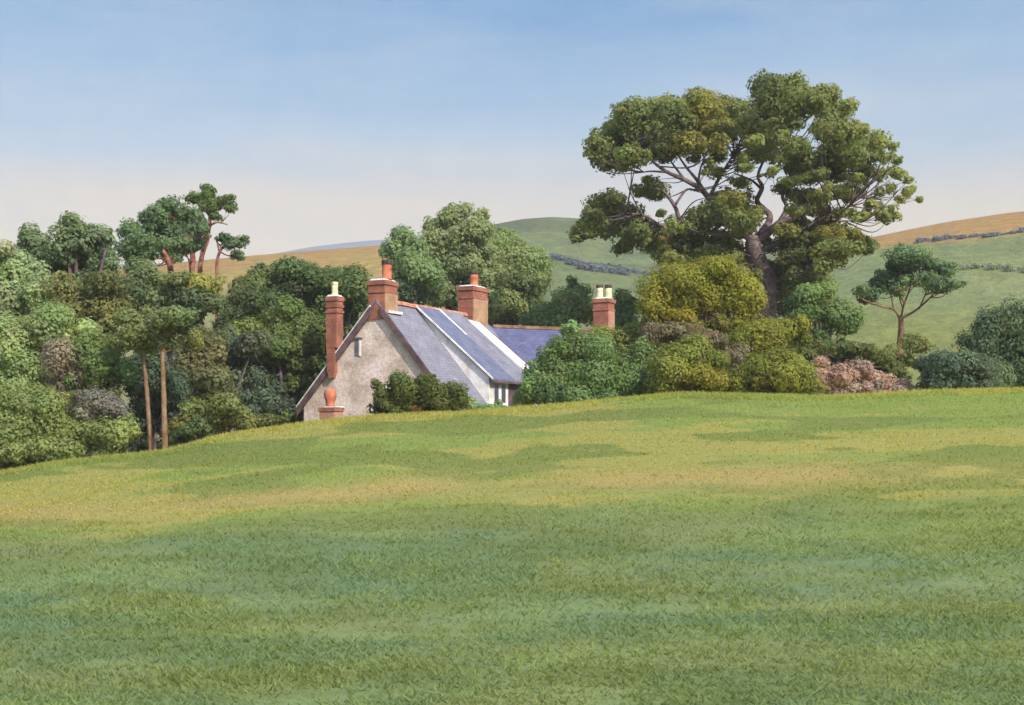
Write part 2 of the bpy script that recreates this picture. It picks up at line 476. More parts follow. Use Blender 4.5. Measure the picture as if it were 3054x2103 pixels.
def to_ells(lst, zm, d, spread=1.0, layers=1, thick=.9, grow=1.2):
    ox, oy, sc = zm; out = []
    for e in lst:
        X, Y, rx, ry = e[:4]; tint = e[4] if len(e) > 4 else (1, 1, 1)
        dd0 = e[5] if len(e) > 5 else 0.0
        for L in range(layers):
            m = d / F / sc
            dd = d + dd0 + (R.random() - .5) * 2 * spread + (0 if L == 0 else random.choice((-1, 1)) * (1.0 + 2.2 * R.random()) * spread)
            k = grow * (1 if L == 0 else .8)
            out.append((P(ox + X / sc, oy + Y / sc, dd), rx * m * k, max(rx, ry) * m * thick * k, ry * m * k, tint))
    return out

def plant(name, label, cat, zm, d, ells, colour, leaf=.2, dens=1.5, spread=.8, layers=1, group=None,
          stems=None, bark='bark', jit=.12, fill=.25, flat=1.0, base=None, crown='crown', trunk='trunk', aspect=.62, lumps=1.0, thick=.9, grow=1.2, skirt=True):
    """a tree or shrub: an Empty at its foot, a crown of leaves and a trunk (or stems)"""
    E = to_ells(ells, zm, d, spread, layers, thick, grow)
    cen = np.mean([e[0] for e in E], axis=0)
    bx = cen[0] if base is None else P(zm[0] + base / zm[2], 0, d)[0]
    gz = float(ground_z(bx, d))
    if skirt and stems is None:
        xs = [e[0][0] for e in E]; lo = min(e[0][2] - e[3] for e in E)
        g_ = float(ground_z(bx, d)); r_ = np.clip((max(xs) - min(xs)) * .16, .5, 1.3)
        zz = g_ + r_ * .5
        while zz < lo + .6 and d < 130:
            for xq in np.arange(min(xs), max(xs) + .01, r_ * 1.3):
                E.append((np.array([xq + (R.random() - .5) * r_, d + (R.random() - .3) * 1.2, zz + (R.random() - .5) * r_ * .5]), r_ * 1.1, r_, r_ * .8, (.85, .88, .9)))
            zz += r_ * 1.1
    root = empty(name, (bx, d, gz), label, cat, group)
    v, f, c = leaves(E, leaf, dens, colour, jit, lumps=lumps, fill=fill, flat=flat, aspect=aspect)
    lowest = v[:, 2].min()
    new_obj(crown, v, f, M['leaf'], root, facecol=c)
    if stems is None:
        top = cen[2]; pts = [(bx, d, gz - .2), (bx + .1, d, (gz + top) / 2), (cen[0], cen[1], top)]
        r0 = max(.06, (top - gz) * .035)
        lst = [(pts, [r0, r0 * .75, r0 * .4])]
        for e in E[:10]:
            mid = np.array(pts[1])
            lst.append(([mid, (mid + e[0]) / 2 + np.array([0, 0, .15]), e[0]], [r0 * .5, r0 * .3, r0 * .12]))
        tv, tf = tubes(lst, 7)
        new_obj(trunk, tv, tf, M[bark], root, smooth=True)
    else:
        wood = []
        for st in stems:
            nm = st[0]
            lst = []
            for (pl, rl) in st[1]:
                pts = [P(zm[0] + q[0] / zm[2], zm[1] + q[1] / zm[2], d + (q[2] if len(q) > 2 else 0)) for q in pl]
                rl = list(rl)
                if nm == 'trunk' and pl[0] is not None and not lst:
                    gq = float(ground_z(pts[0][0], pts[0][1])) - .2
                    if pts[0][2] > gq + .3: pts = [np.array([pts[0][0], pts[0][1], gq])] + pts; rl = [rl[0] * 1.15] + rl
                lst.append((pts, [r / zm[2] * d / F for r in rl]))
            tv, tf = tubes(lst, 9)
            new_obj(nm, tv, tf, M[bark], root, smooth=True)
            for pts, _ in lst:
                q_ = np.array(pts, float)
                for a_, b_ in zip(q_[:-1], q_[1:]):
                    for t_ in (0, .25, .5, .75): wood.append(a_ * (1 - t_) + b_ * t_)
                wood.append(q_[-1])
        W_ = np.array(wood); tw_ = []
        for e in E:
            for _ in range(1 if e[1] < .7 else 2):
                end = e[0] + unit(1)[0] * np.array([e[1], e[2], e[3]]) * .35
                # grow from a nearby piece of wood that lies lower than the tip
                dist = np.linalg.norm(W_ - end, axis=1) + 2.2 * np.maximum(W_[:, 2] - end[2] + .3, 0)
                a_ = W_[int(np.argsort(dist)[random.randint(0, 3)])]
                ln = np.linalg.norm(end - a_)
                if ln < .25 or ln > 7.5: continue
                md = (a_ + end) / 2 + R.normal(size=3) * ln * .07 + np.array([0, 0, -.04 * ln])
                r_ = min(.055, .012 + .009 * ln)
                tw_.append(([a_, md, end], [r_, r_ * .65, r_ * .25]))
        if tw_:
            tv, tf = tubes(tw_, 5)
            o_ = new_obj('twigs', tv, tf, M[bark], root, smooth=True); o_['kind'] = 'stuff'
    return root

OL = np.array([.085, .098, .034]); DK = np.array([.072, .096, .04]); MG = np.array([.085, .125, .045]); LG = np.array([.125, .165, .07])
BL = np.array([.062, .084, .055]); YG = np.array([.138, .138, .024]); BROWN = (1.5, .95, 1.0)
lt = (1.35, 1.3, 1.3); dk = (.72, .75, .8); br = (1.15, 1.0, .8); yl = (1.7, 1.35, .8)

# ---- the big tree behind the yellow bush
big = [(500,300,150,95),(380,420,150,90),(270,490,90,60),(330,570,90,60),(560,420,170,110),(650,270,110,70),(720,340,120,90,dk),
 (850,250,130,80,br),(900,370,120,110,br),(780,470,130,80,br),(620,520,110,60,dk),(980,300,110,80,br),(450,540,120,60),(960,460,70,60,br),
 (240,560,50,30),(400,610,50,35),(290,620,40,25),(200,540,35,20),
 (1240,170,120,85,dk),(1380,170,130,75),(1230,260,90,50,dk),(1450,240,150,80),(1570,200,90,60),(1600,290,120,80),(1680,260,70,40,lt),
 (1150,370,110,70,lt),(1260,410,100,55,lt),(1370,360,90,40),(1200,520,100,60,lt),(1400,500,100,55),(1580,400,110,60),(1660,450,130,90),
 (1560,570,140,80),(1420,620,110,50,lt),(1300,560,60,40,lt),(1720,560,110,80),(1780,390,55,30,lt),(1880,480,60,55,lt),(1800,640,80,35),(1640,650,90,45),
 (1920,560,50,38,lt),(1980,650,52,38,lt),(1940,735,45,32),(2040,755,52,38,lt),(2110,805,28,16,lt),(1885,765,45,25,lt),(1840,830,60,30,lt),(1950,850,36,18,lt),
 (1930,910,75,30,lt),(1800,890,36,22,lt),(1720,745,80,42,lt),(1580,735,45,28,lt),(1440,780,110,42,lt),(1330,740,65,35,lt),(1700,805,45,20),
 (950,650,65,28,lt),(1070,700,65,35,lt),(1110,620,65,25,lt),(820,570,40,28),(1060,540,45,25,lt),(910,590,45,35),(870,640,30,20),
 (300,830,120,65),(350,780,60,40),(560,745,110,55),(550,690,60,28,lt),(250,920,110,65),(400,900,120,75),(480,960,100,55,dk),(180,1000,90,32),(120,1030,40,22),
 (400,1080,60,45),(520,1030,50,38),(620,880,45,22,lt),
 (1050,800,115,50,br),(950,880,140,70),(1080,920,120,70),(850,960,100,55,dk),(650,1060,90,60,yl),(750,1090,90,55,dk),(980,1070,110,80,lt),(830,1030,80,45,dk),(690,1140,90,40,lt),(560,1080,60,40,lt),
 (1550,940,110,40,br),(1620,1000,100,50,br),(1450,1060,100,60,dk),(1560,1100,110,55,br),(1700,1080,120,45),(1810,1080,75,40),(1370,1160,90,55,dk),(1390,1240,100,60,dk),(1490,1180,90,60),(1250,1190,60,45),(1060,280,110,55),(1060,380,90,60),(1000,420,80,60,br),(960,540,70,35),(1150,470,80,40,lt),(1310,450,70,50),(1480,560,90,60),(1250,300,110,50),(1330,280,90,60),(1100,560,60,35,lt),(1260,640,60,25,lt),(1840,560,70,50),(1760,480,90,60),(1500,660,100,40),(1000,850,120,70),(880,900,100,60),(1090,980,80,50),(760,1010,90,55,dk),(620,990,70,40,lt),(900,1100,80,60),(1030,1120,80,60),(1600,1060,100,50),(1700,1010,90,35,br),(1480,1240,90,50),(1560,1180,90,45),(1360,700,80,30,lt),(1530,790,80,35,lt),(1650,760,70,35,lt),(1990,580,40,28),(1960,500,40,30,lt),(300,960,120,60),(560,1020,90,50),(470,1000,110,60,dk),(700,960,80,45,lt),(820,900,70,40),(1400,1140,110,70,dk),(1490,1260,110,60),(1420,1330,90,55,lt),(1620,1130,110,50,br),(1330,1060,60,50,dk),(1540,1010,90,50,br),(1780,1050,80,40),(640,1120,70,45),(800,1130,90,50),(1150,880,60,50,lt),(180,950,60,50),(1880,660,60,40,lt),(1750,680,70,35,lt),(2050,690,40,25,lt),(2000,800,40,22,lt),(1400,870,85,38,lt),(1550,860,80,40,lt),(1660,880,80,36,lt),(1770,900,70,30,lt),(1340,980,80,50,br),(1240,1070,60,50),(1290,1230,60,60,dk),(1340,1340,70,50),(1180,1240,40,60,dk),(1420,960,80,50),(1880,880,50,25,lt),(1330,1300,80,60,dk),(1360,1420,80,55),(1440,1440,90,55,lt),(1310,1180,60,50),(1520,1350,90,50,lt),(1130,1150,45,60,lt)]
def th(pl, r0, r1):
    r0 *= .68; r1 *= .7; n = len(pl); return (pl, [r0 + (r1 - r0) * i / (n - 1) for i in range(n)])
stems = [('trunk', [([(1225,1760,0),(1228,1500,0),(1240,1400,0),(1262,1300,0),(1205,1200,0),(1160,1100,0),(1150,1020,.2)], [66,58,52,46,50,55,40])]),
 ('limb', [th([(1150,1040,.2),(1060,970,0),(930,840,-.5),(860,750,-1),(760,690,-1.5),(660,645,-2),(570,580,-2.5),(470,470,-3)], 34, 8), th([(880,780,-.8),(835,700,-1),(770,620,-1),(700,520,-1.2)], 20, 6),
           th([(900,790,-.7),(960,670,-.2),(1010,590,0),(1060,500,.3)], 18, 5), th([(760,690,-1.5),(690,600,-1),(650,540,-1)], 12, 4), th([(835,700,-1),(850,620,-.6),(880,540,-.4)], 12, 4), th([(660,645,-2),(560,640,-2.4),(480,650,-2.6)], 10, 4)]),
 ('limb', [th([(1130,1010,0),(900,990,-1),(745,930,-2),(700,840,-2.2),(640,760,-2.4),(590,740,-2.5)], 30, 8), th([(745,930,-2),(620,950,-2.4),(540,900,-2.6),(420,880,-3)], 20, 6), th([(705,830,-2.2),(770,745,-1.8),(850,760,-1.5)], 12, 6)]),
 ('limb', [th([(1190,1010,.2),(1250,900,1),(1175,815,1.2),(1205,730,1.4),(1180,660,1.6),(1240,520,2)], 32, 8), th([(1200,740,1.4),(1140,690,1.2),(1040,650,1)], 14, 5), th([(1185,665,1.6),(1260,640,1.8),(1340,560,2)], 14, 5)]),
 ('limb', [th([(1190,1040,0),(1300,940,.5),(1400,900,1),(1500,840,1.5),(1620,795,2),(1760,790,2.4),(1880,800,2.6)], 36, 6), th([(1300,940,.5),(1345,850,.6),(1320,770,.8),(1380,640,1)], 24, 7), th([(1480,850,1.4),(1560,740,1.2),(1640,640,1)], 14, 5)]),
 ('limb', [th([(1200,1100,0),(1330,1030,-.5),(1460,960,-1),(1600,880,-1.4),(1720,840,-1.6)], 24, 4), th([(1330,1030,-.5),(1500,1000,-.8),(1650,930,-1),(1780,930,-1.2)], 14, 3), th([(1460,960,-1),(1540,900,-1),(1620,840,-1)], 9, 3), th([(1260,1290,0),(1400,1220,-.5),(1560,1120,-1)], 16, 5)])]
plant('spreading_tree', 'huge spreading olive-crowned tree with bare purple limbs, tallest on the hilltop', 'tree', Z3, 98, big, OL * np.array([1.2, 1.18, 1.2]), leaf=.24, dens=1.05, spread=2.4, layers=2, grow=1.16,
      stems=stems, bark='bark', base=1228, jit=.13, fill=.3)

# ---- yellow bush and the shrubs around the big tree's foot
plant('yellow_bush', 'tall domed mustard-yellow bush in front of the big tree trunk', 'bush', Z5, 70,
      [(480,330,160,100),(340,420,150,110),(620,285,115,65),(760,400,105,100),(520,440,120,80),(270,530,90,80),(430,560,110,50,br),(780,540,80,70),(640,600,90,50,(.8,.75,1.2)),(330,520,60,40),(600,540,60,60,(.75,.6,1.6)),(470,420,170,130),(620,400,130,110),(700,330,90,80),(400,370,120,90),(800,470,80,90),(560,330,120,70),(640,500,120,80)],
      YG, leaf=.13, dens=1.4, spread=.5, base=520)
plant('yellow_bush', 'low ragged yellow-green bush touching the foot of the big trunk', 'bush', Z5, 69,
      [(900,640,150,70),(1030,610,85,60),(760,650,90,60),(860,710,110,60),(1080,660,60,50,dk)], YG * np.array([.9, .95, 1]), leaf=.13, dens=1.4, spread=.5)
plant('low_shrub', 'brown-purple twiggy shrub under the yellow dome', 'shrub', Z5, 68,
      [(330,640,130,45),(440,620,110,40),(250,610,60,35),(600,680,90,50),(700,760,90,70),(560,660,60,40),(740,820,60,50)], np.array([.12, .10, .062]), leaf=.12, dens=1.2, spread=.4)
plant('green_shrub', 'bright green rounded shrub below the yellow dome at the field edge', 'shrub', Z5, 65,
      [(500,760,150,70),(400,800,130,70),(600,800,100,60),(740,880,100,80),(330,850,120,90),(520,850,120,70,br),(640,900,100,60,br),(780,950,50,40),(440,920,90,50)], np.array([.115, .125, .03]), leaf=.13, dens=1.4, spread=.4)
plant('green_shrub', 'long olive shrub sloping down to the pink heather', 'shrub', Z5, 64.5,
      [(900,820,120,80),(980,860,150,90),(1080,900,120,70),(1150,930,70,45),(880,930,90,55,br),(1010,940,110,50,br)], np.array([.11, .12, .024]), leaf=.13, dens=1.4, spread=.4)
plant('green_shrub', 'dark leafy shrub to the right of the big trunk', 'shrub', Z5, 76,
      [(1280,540,110,80),(1180,600,90,75),(1330,600,75,60),(1130,520,90,60),(1150,420,110,55,lt),(1230,390,70,40,lt),(1060,470,60,50,dk),(1200,680,90,50,dk)], MG * .95, leaf=.17, dens=1.4, spread=.6)
plant('hedge_shrub', 'dark green hedge shrub above the pink heather', 'shrub', Z5, 71,
      [(1300,740,110,45),(1180,720,80,40),(1400,720,70,40),(1560,760,80,50,lt),(1600,830,70,60),(1740,700,75,60,lt),(1500,740,70,40,lt),(1660,790,60,50),(1090,740,80,40),(1280,800,50,35,dk)], OL * .9, leaf=.15, dens=1.4, spread=.6)
plant('pink_shrub', 'dusty pink flowering heather mound beside the dark right-hand shrubs', 'shrub', Z5, 66,
      [(1190,790,50,35),(1300,900,130,60),(1190,860,80,50),(1400,840,80,45),(1490,905,100,50),(1600,950,100,30),(1700,955,90,26),(1240,950,90,50),(1400,940,120,45),(1560,950,90,35),(1640,930,75,35),(1350,820,60,40,(.7,.6,.75))],
      np.array([.21, .155, .13]), leaf=.13, dens=1.5, spread=.4, jit=.16)
plant('dark_shrub', 'tall blue-green shrub at the right edge of the field crest', 'shrub', Z5, 67,
      [(2150,600,120,110),(2260,560,110,90),(2330,680,110,130),(2080,700,100,90),(2230,760,150,120),(2330,860,110,110),(2170,880,130,90),(2420,700,110,170)], np.array([.066, .092, .05]), leaf=.14, dens=1.4, spread=.5)
plant('dark_shrub', 'low near-black green shrub beside the pink heather', 'shrub', Z5, 65,
      [(1900,830,150,85),(1790,800,70,55),(1850,900,110,60),(2010,860,110,90),(2080,920,100,50),(1980,780,80,50,lt)], BL * 1.0, leaf=.13, dens=1.4, spread=.4)
sp = [(1700,200,120,45,lt),(1650,190,70,35,lt),(1680,262,115,38,dk),(1770,240,70,28,dk),(1860,270,85,32),(1900,300,50,25),(1520,360,85,40,dk),(1460,405,65,35),(1850,365,100,35),(1930,370,60,18),
      (1640,335,75,30,lt),(1450,445,60,20,dk),(1420,390,50,25,lt),(1560,310,60,25),(1740,360,50,25,br),(1780,320,70,30),(1620,405,55,25,br),(1980,360,30,12)]
plant('stone_pine', 'small flat-topped pine with a bare fan of brown branches on the right', 'tree', Z5, 95, sp, np.array([.078, .115, .062]), leaf=.2, dens=1.15, spread=1.0, layers=2, base=1636, bark='bark_brown', jit=.12,
      stems=[('trunk', [([(1636,900,0),(1634,720,0),(1642,620,0),(1638,545,0)], [26,20,17,15])]),
             ('limb', [th([(1636,560,0),(1600,505,-.3),(1540,490,-.6),(1440,455,-1),(1400,420,-1.2)], 11, 3), th([(1600,505,-.3),(1580,420,-.4),(1540,370,-.5)], 7, 3)]),
             ('limb', [th([(1640,550,0),(1655,480,.2),(1690,380,.4),(1690,290,.5)], 10, 4), th([(1660,470,.2),(1610,400,.2),(1600,340,.2)], 7, 3), th([(1650,500,.2),(1630,430,.4),(1650,380,.6)], 6, 3)]),
             ('limb', [th([(1642,555,0),(1720,510,.3),(1800,440,.6),(1850,380,.8)], 11, 4), th([(1740,500,.3),(1770,430,.5),(1790,370,.7)], 7, 3), th([(1800,440,.6),(1840,420,.8),(1900,360,1)], 6, 3)])])

# ---- bushes by the cottage
plant('round_bush', 'round olive bush with reddish stems in front of the stone gable', 'bush', Z1, 64,
      [(660,990,90,80),(780,950,105,75),(930,950,95,75),(1050,1000,105,75),(1150,1000,55,65),(640,1070,80,55),(1130,1070,75,50),(900,1030,110,70),(600,950,40,35),(1020,1075,110,50),(850,1000,110,70),(740,1040,100,60),(1000,1010,90,60),(720,1090,110,35),(800,1085,120,42,(2.0,.75,.95)),(900,1100,110,32,(1.7,.8,.9))],
      np.array([.062, .075, .022]), leaf=.12, dens=1.6, spread=.35, jit=.15)
plant('low_hedge', 'low pale green hedge under the white dormer wall', 'hedge', Z1, 66,
      [(1280,1115,70,28),(1380,1120,90,26),(1470,1115,70,26),(1240,1125,50,25)], np.array([.15, .2, .09]), leaf=.12, dens=1.6, spread=.3)
plant('leafy_bush', 'wide fresh-green bush hiding the right end of the slate roof', 'bush', Z1, 67,
      [(1900,720,130,75),(1780,780,125,95),(2050,710,140,90),(1690,880,105,80),(1800,900,170,115),(2000,880,170,130),(2200,860,150,120),(1640,1000,95,75,lt),(1750,1020,140,80,dk),(1950,1020,150,80),(2150,1000,150,100),(2300,1000,110,80),(1580,1065,55,38,lt),
       (1780,1010,75,45,(1.3,.6,.8)),(1660,1040,45,30,(1.2,.65,.8)),(2350,900,100,100),(2400,800,120,90),(2460,920,110,95),(2330,710,100,60),(2480,1030,90,60),(1590,1010,80,60,lt),(1570,1070,70,42,lt),(1640,930,80,60,lt)], np.array([.086, .124, .046]), leaf=.13, dens=1.5, spread=.5, jit=.2)
plant('leafy_bush', 'olive bush crown beneath the chimney with two cream pots', 'bush', Z1, 71,
      [(2150,620,110,65),(2270,640,100,80),(2080,650,80,60),(2250,720,120,80)], np.array([.14, .155, .045]), leaf=.13, dens=1.5, spread=.4)
plant('sapling', 'pale-tipped little sapling poking up before the violet slate roof', 'sapling', Z1, 72,
      [(1880,570,60,40,lt),(1850,600,50,45),(1920,610,50,45),(1880,660,60,60)], np.array([.11, .17, .07]), leaf=.13, dens=1.4, spread=.3)

# ---- grove behind the cottage
GC = np.array([.135, .16, .078])
gv = 'trees in the grove behind the cottage'
plant('grove_tree', 'tallest grey-green tree rising above the cottage ridge between two stacks', 'tree', Z4, 118,
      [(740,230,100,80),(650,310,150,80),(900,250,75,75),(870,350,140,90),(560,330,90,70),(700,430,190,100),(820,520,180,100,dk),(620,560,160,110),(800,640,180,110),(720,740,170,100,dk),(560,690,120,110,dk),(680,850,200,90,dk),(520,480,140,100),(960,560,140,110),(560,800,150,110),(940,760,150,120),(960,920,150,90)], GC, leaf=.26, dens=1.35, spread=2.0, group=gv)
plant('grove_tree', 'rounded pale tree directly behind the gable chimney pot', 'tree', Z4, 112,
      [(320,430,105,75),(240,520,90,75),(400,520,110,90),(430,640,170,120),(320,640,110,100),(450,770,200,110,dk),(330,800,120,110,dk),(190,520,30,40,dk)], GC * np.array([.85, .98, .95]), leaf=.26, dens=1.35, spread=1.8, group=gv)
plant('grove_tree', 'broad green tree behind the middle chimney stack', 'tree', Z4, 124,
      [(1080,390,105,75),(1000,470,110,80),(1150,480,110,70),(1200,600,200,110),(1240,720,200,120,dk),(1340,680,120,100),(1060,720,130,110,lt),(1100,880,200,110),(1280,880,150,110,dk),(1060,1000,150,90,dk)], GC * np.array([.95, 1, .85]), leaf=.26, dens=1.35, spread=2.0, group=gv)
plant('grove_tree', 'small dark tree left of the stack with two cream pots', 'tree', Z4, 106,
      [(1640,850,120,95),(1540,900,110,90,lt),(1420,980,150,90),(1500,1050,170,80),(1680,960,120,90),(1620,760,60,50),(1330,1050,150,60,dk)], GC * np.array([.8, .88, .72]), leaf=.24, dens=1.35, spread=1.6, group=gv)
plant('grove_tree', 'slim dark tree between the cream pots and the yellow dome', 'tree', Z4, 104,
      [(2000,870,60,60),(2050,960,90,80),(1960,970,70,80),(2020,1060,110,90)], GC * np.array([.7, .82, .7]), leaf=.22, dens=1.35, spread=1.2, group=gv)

# ---- wood on the left
wd = 'trees in the wood left of the cottage'
Pn_ = np.array([.075, .108, .055])
plant('scots_pine', 'tallest slim pine with wind-swept top above the left wood', 'tree', Z2, 92,
      [(1040,112,50,32),(985,158,70,24),(1105,172,70,32),(1035,195,70,26),(1150,150,40,12),(1150,205,42,18),(1085,250,55,16),(1040,150,45,30)], OL * np.array([.85, 1, 1.1]), leaf=.2, dens=1.1, spread=.8, layers=2, bark='bark_red', base=1000,
      stems=[('trunk', [([(1000,760,0),(1000,560,0),(1008,460,0),(1035,360,0),(1052,260,0),(1040,140,0)], [15,13,12,11,9,4]), th([(1050,290,0),(1090,275,.2),(1140,285,.4)], 8, 4), th([(1045,240,0),(990,170,0)], 5, 3)])], group=wd)
plant('scots_pine', 'little leaning red-stemmed pine at the right edge of the left wood', 'tree', Z2, 90,
      [(1180,375,75,28),(1130,345,40,16),(1195,440,42,24),(1110,360,30,10),(1220,355,35,14)], Pn_, leaf=.2, dens=1.1, spread=.6, layers=2, bark='bark_red', base=1085,
      stems=[('trunk', [([(1084,760,0),(1085,545,0),(1090,460,0),(1112,405,0),(1165,375,0)], [8,7,8,7,3]), th([(1100,425,0),(1090,385,0),(1085,360,0)], 7, 4), th([(1100,420,0),(1140,440,0),(1190,440,0)], 6, 3), th([(1150,360,0),(1205,338,.3)], 7, 4)])], group=wd)
plant('scots_pine', 'broad blue-green pine with pinkish trunks beside the tallest pine', 'tree', Z2, 88,
      [(840,200,70,36),(790,240,75,50),(880,250,100,50),(940,240,70,38),(860,320,100,55,dk),(950,320,90,40),(880,385,110,45),(1015,305,50,42),(960,385,60,35)], Pn_, leaf=.2, dens=1.15, spread=1.2, layers=2, bark='bark_red', base=960,
      stems=[('trunk', [([(958,760,0),(960,545,0),(965,440,0),(935,350,0),(890,270,0)], [15,14,14,10,5]), th([(965,440,0),(1000,370,0),(1020,310,0)], 10, 4), th([(1005,470,.3),(1040,380,.4),(1050,340,.4)], 9, 5)])], group=wd)
plant('scots_pine', 'square-crowned green pine second from the pinkish trunks', 'tree', Z2, 86,
      [(665,320,75,42),(720,370,100,55),(650,400,75,50),(740,430,70,40),(690,450,80,40),(760,300,40,25,dk),(880,450,75,24)], Pn_ * np.array([1, 1.02, .95]), leaf=.2, dens=1.2, spread=1.2, layers=2, bark='bark_red', base=850,
      stems=[('trunk', [([(860,760,0),(858,590,0),(848,480,0),(800,400,0),(720,360,0)], [18,17,13,9,4]), th([(848,480,0),(880,450,0)], 6, 3), th([(840,460,0),(700,440,0)], 8, 4)])], group=wd)
plant('wood_tree', 'big rounded sage-green tree on the skyline at far left of wood', 'tree', Z2, 80,
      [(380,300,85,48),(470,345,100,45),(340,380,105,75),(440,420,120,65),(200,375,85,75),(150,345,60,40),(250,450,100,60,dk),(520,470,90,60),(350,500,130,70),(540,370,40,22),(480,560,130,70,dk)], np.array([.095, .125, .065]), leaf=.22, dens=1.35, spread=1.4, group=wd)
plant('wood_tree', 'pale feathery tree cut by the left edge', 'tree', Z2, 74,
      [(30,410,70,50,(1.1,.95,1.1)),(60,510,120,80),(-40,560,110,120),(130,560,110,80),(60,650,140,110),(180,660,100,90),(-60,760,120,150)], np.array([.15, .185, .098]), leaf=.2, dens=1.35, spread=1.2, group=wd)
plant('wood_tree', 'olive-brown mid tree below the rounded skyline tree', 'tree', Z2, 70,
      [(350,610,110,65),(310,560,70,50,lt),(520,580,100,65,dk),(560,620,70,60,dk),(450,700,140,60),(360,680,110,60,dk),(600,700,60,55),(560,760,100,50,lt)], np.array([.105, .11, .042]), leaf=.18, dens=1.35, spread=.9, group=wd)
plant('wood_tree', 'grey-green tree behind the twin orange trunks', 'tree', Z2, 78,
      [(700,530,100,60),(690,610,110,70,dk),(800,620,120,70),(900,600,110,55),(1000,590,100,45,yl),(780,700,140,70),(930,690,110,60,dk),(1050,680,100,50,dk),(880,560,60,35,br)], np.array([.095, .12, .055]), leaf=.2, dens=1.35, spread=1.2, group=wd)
plant('bank_shrub', 'pale green shrub bank at the left edge', 'shrub', Z2, 66,
      [(60,880,150,120),(200,800,120,100),(-60,1000,150,160),(130,1000,120,110),(300,800,100,80,lt),(430,790,70,45,lt),(80,1100,130,90)], np.array([.148, .182, .085]), leaf=.16, dens=1.35, spread=.6, group='shrubs on the left bank')
plant('bank_shrub', 'bright grass-green shrub on the left bank beside brown twigs', 'shrub', Z2, 64,
      [(480,900,110,70),(520,980,100,80),(440,860,80,60),(380,900,80,70),(560,930,70,60),(470,1050,70,50,dk),(630,1010,60,70,(.9,1.1,1.5))], np.array([.10, .13, .046]), leaf=.15, dens=1.35, spread=.6, group='shrubs on the left bank')
plant('bank_shrub', 'brown-mauve twiggy shrub on the left bank', 'shrub', Z2, 63.6,
      [(300,960,70,80),(250,930,50,60),(350,1030,70,60),(310,890,40,40)], np.array([.15, .13, .10]), leaf=.13, dens=1.1, spread=.4, group='shrubs on the left bank')
plant('bank_shrub', 'grey-mauve low shrub left of the twin orange trunks', 'shrub', Z2, 63,
      [(520,1190,110,60),(450,1160,70,55),(600,1220,60,60),(540,1250,80,45),(430,1230,60,40,lt)], np.array([.115, .115, .095]), leaf=.13, dens=1.2, spread=.4, group='shrubs on the left bank')
plant('bank_shrub', 'yellow-green bramble bank sloping to the field corner', 'shrub', Z2, 62,
      [(100,1180,150,90),(230,1170,120,80),(60,1300,140,100),(230,1300,150,90),(380,1340,140,75),(-60,1250,120,150),(520,1340,120,70),(620,1330,90,70,lt),(120,1400,170,60),(320,1400,150,50),(-20,1440,120,50)], np.array([.125, .148, .055]), leaf=.14, dens=1.4, spread=.5, group='shrubs on the left bank')
tw = 'twin orange-trunked pines'
plant('orange_pine', 'twin pine with the thicker orange trunk standing nearer the field', 'tree', Z2, 61.5,
      [(830,800,100,60),(850,880,70,32,dk),(930,800,70,30,dk),(890,740,100,40),(980,860,60,50,br),(840,740,80,45)], np.array([.10, .122, .056]), leaf=.15, dens=1.3, spread=.6, bark='bark_orange', base=825,
      stems=[('trunk', [([(832,1480,0),(826,1390,0),(823,1240,0),(818,1080,0),(814,930,0),(820,800,0)], [18,16,14,12,10,6])])], group=tw)
plant('orange_pine', 'twin pine with the thinner orange trunk on the left of the pair', 'tree', Z2, 62.5,
      [(690,820,120,70),(640,750,80,50),(720,890,90,40),(620,860,70,50),(760,760,80,50)], np.array([.108, .125, .052]), leaf=.15, dens=1.3, spread=.6, bark='bark_orange', base=750,
      stems=[('trunk', [([(760,1470,0),(752,1340,0),(742,1200,0),(730,1050,0),(718,920,0),(700,820,0)], [15,13,11,10,8,5])])], group=tw)
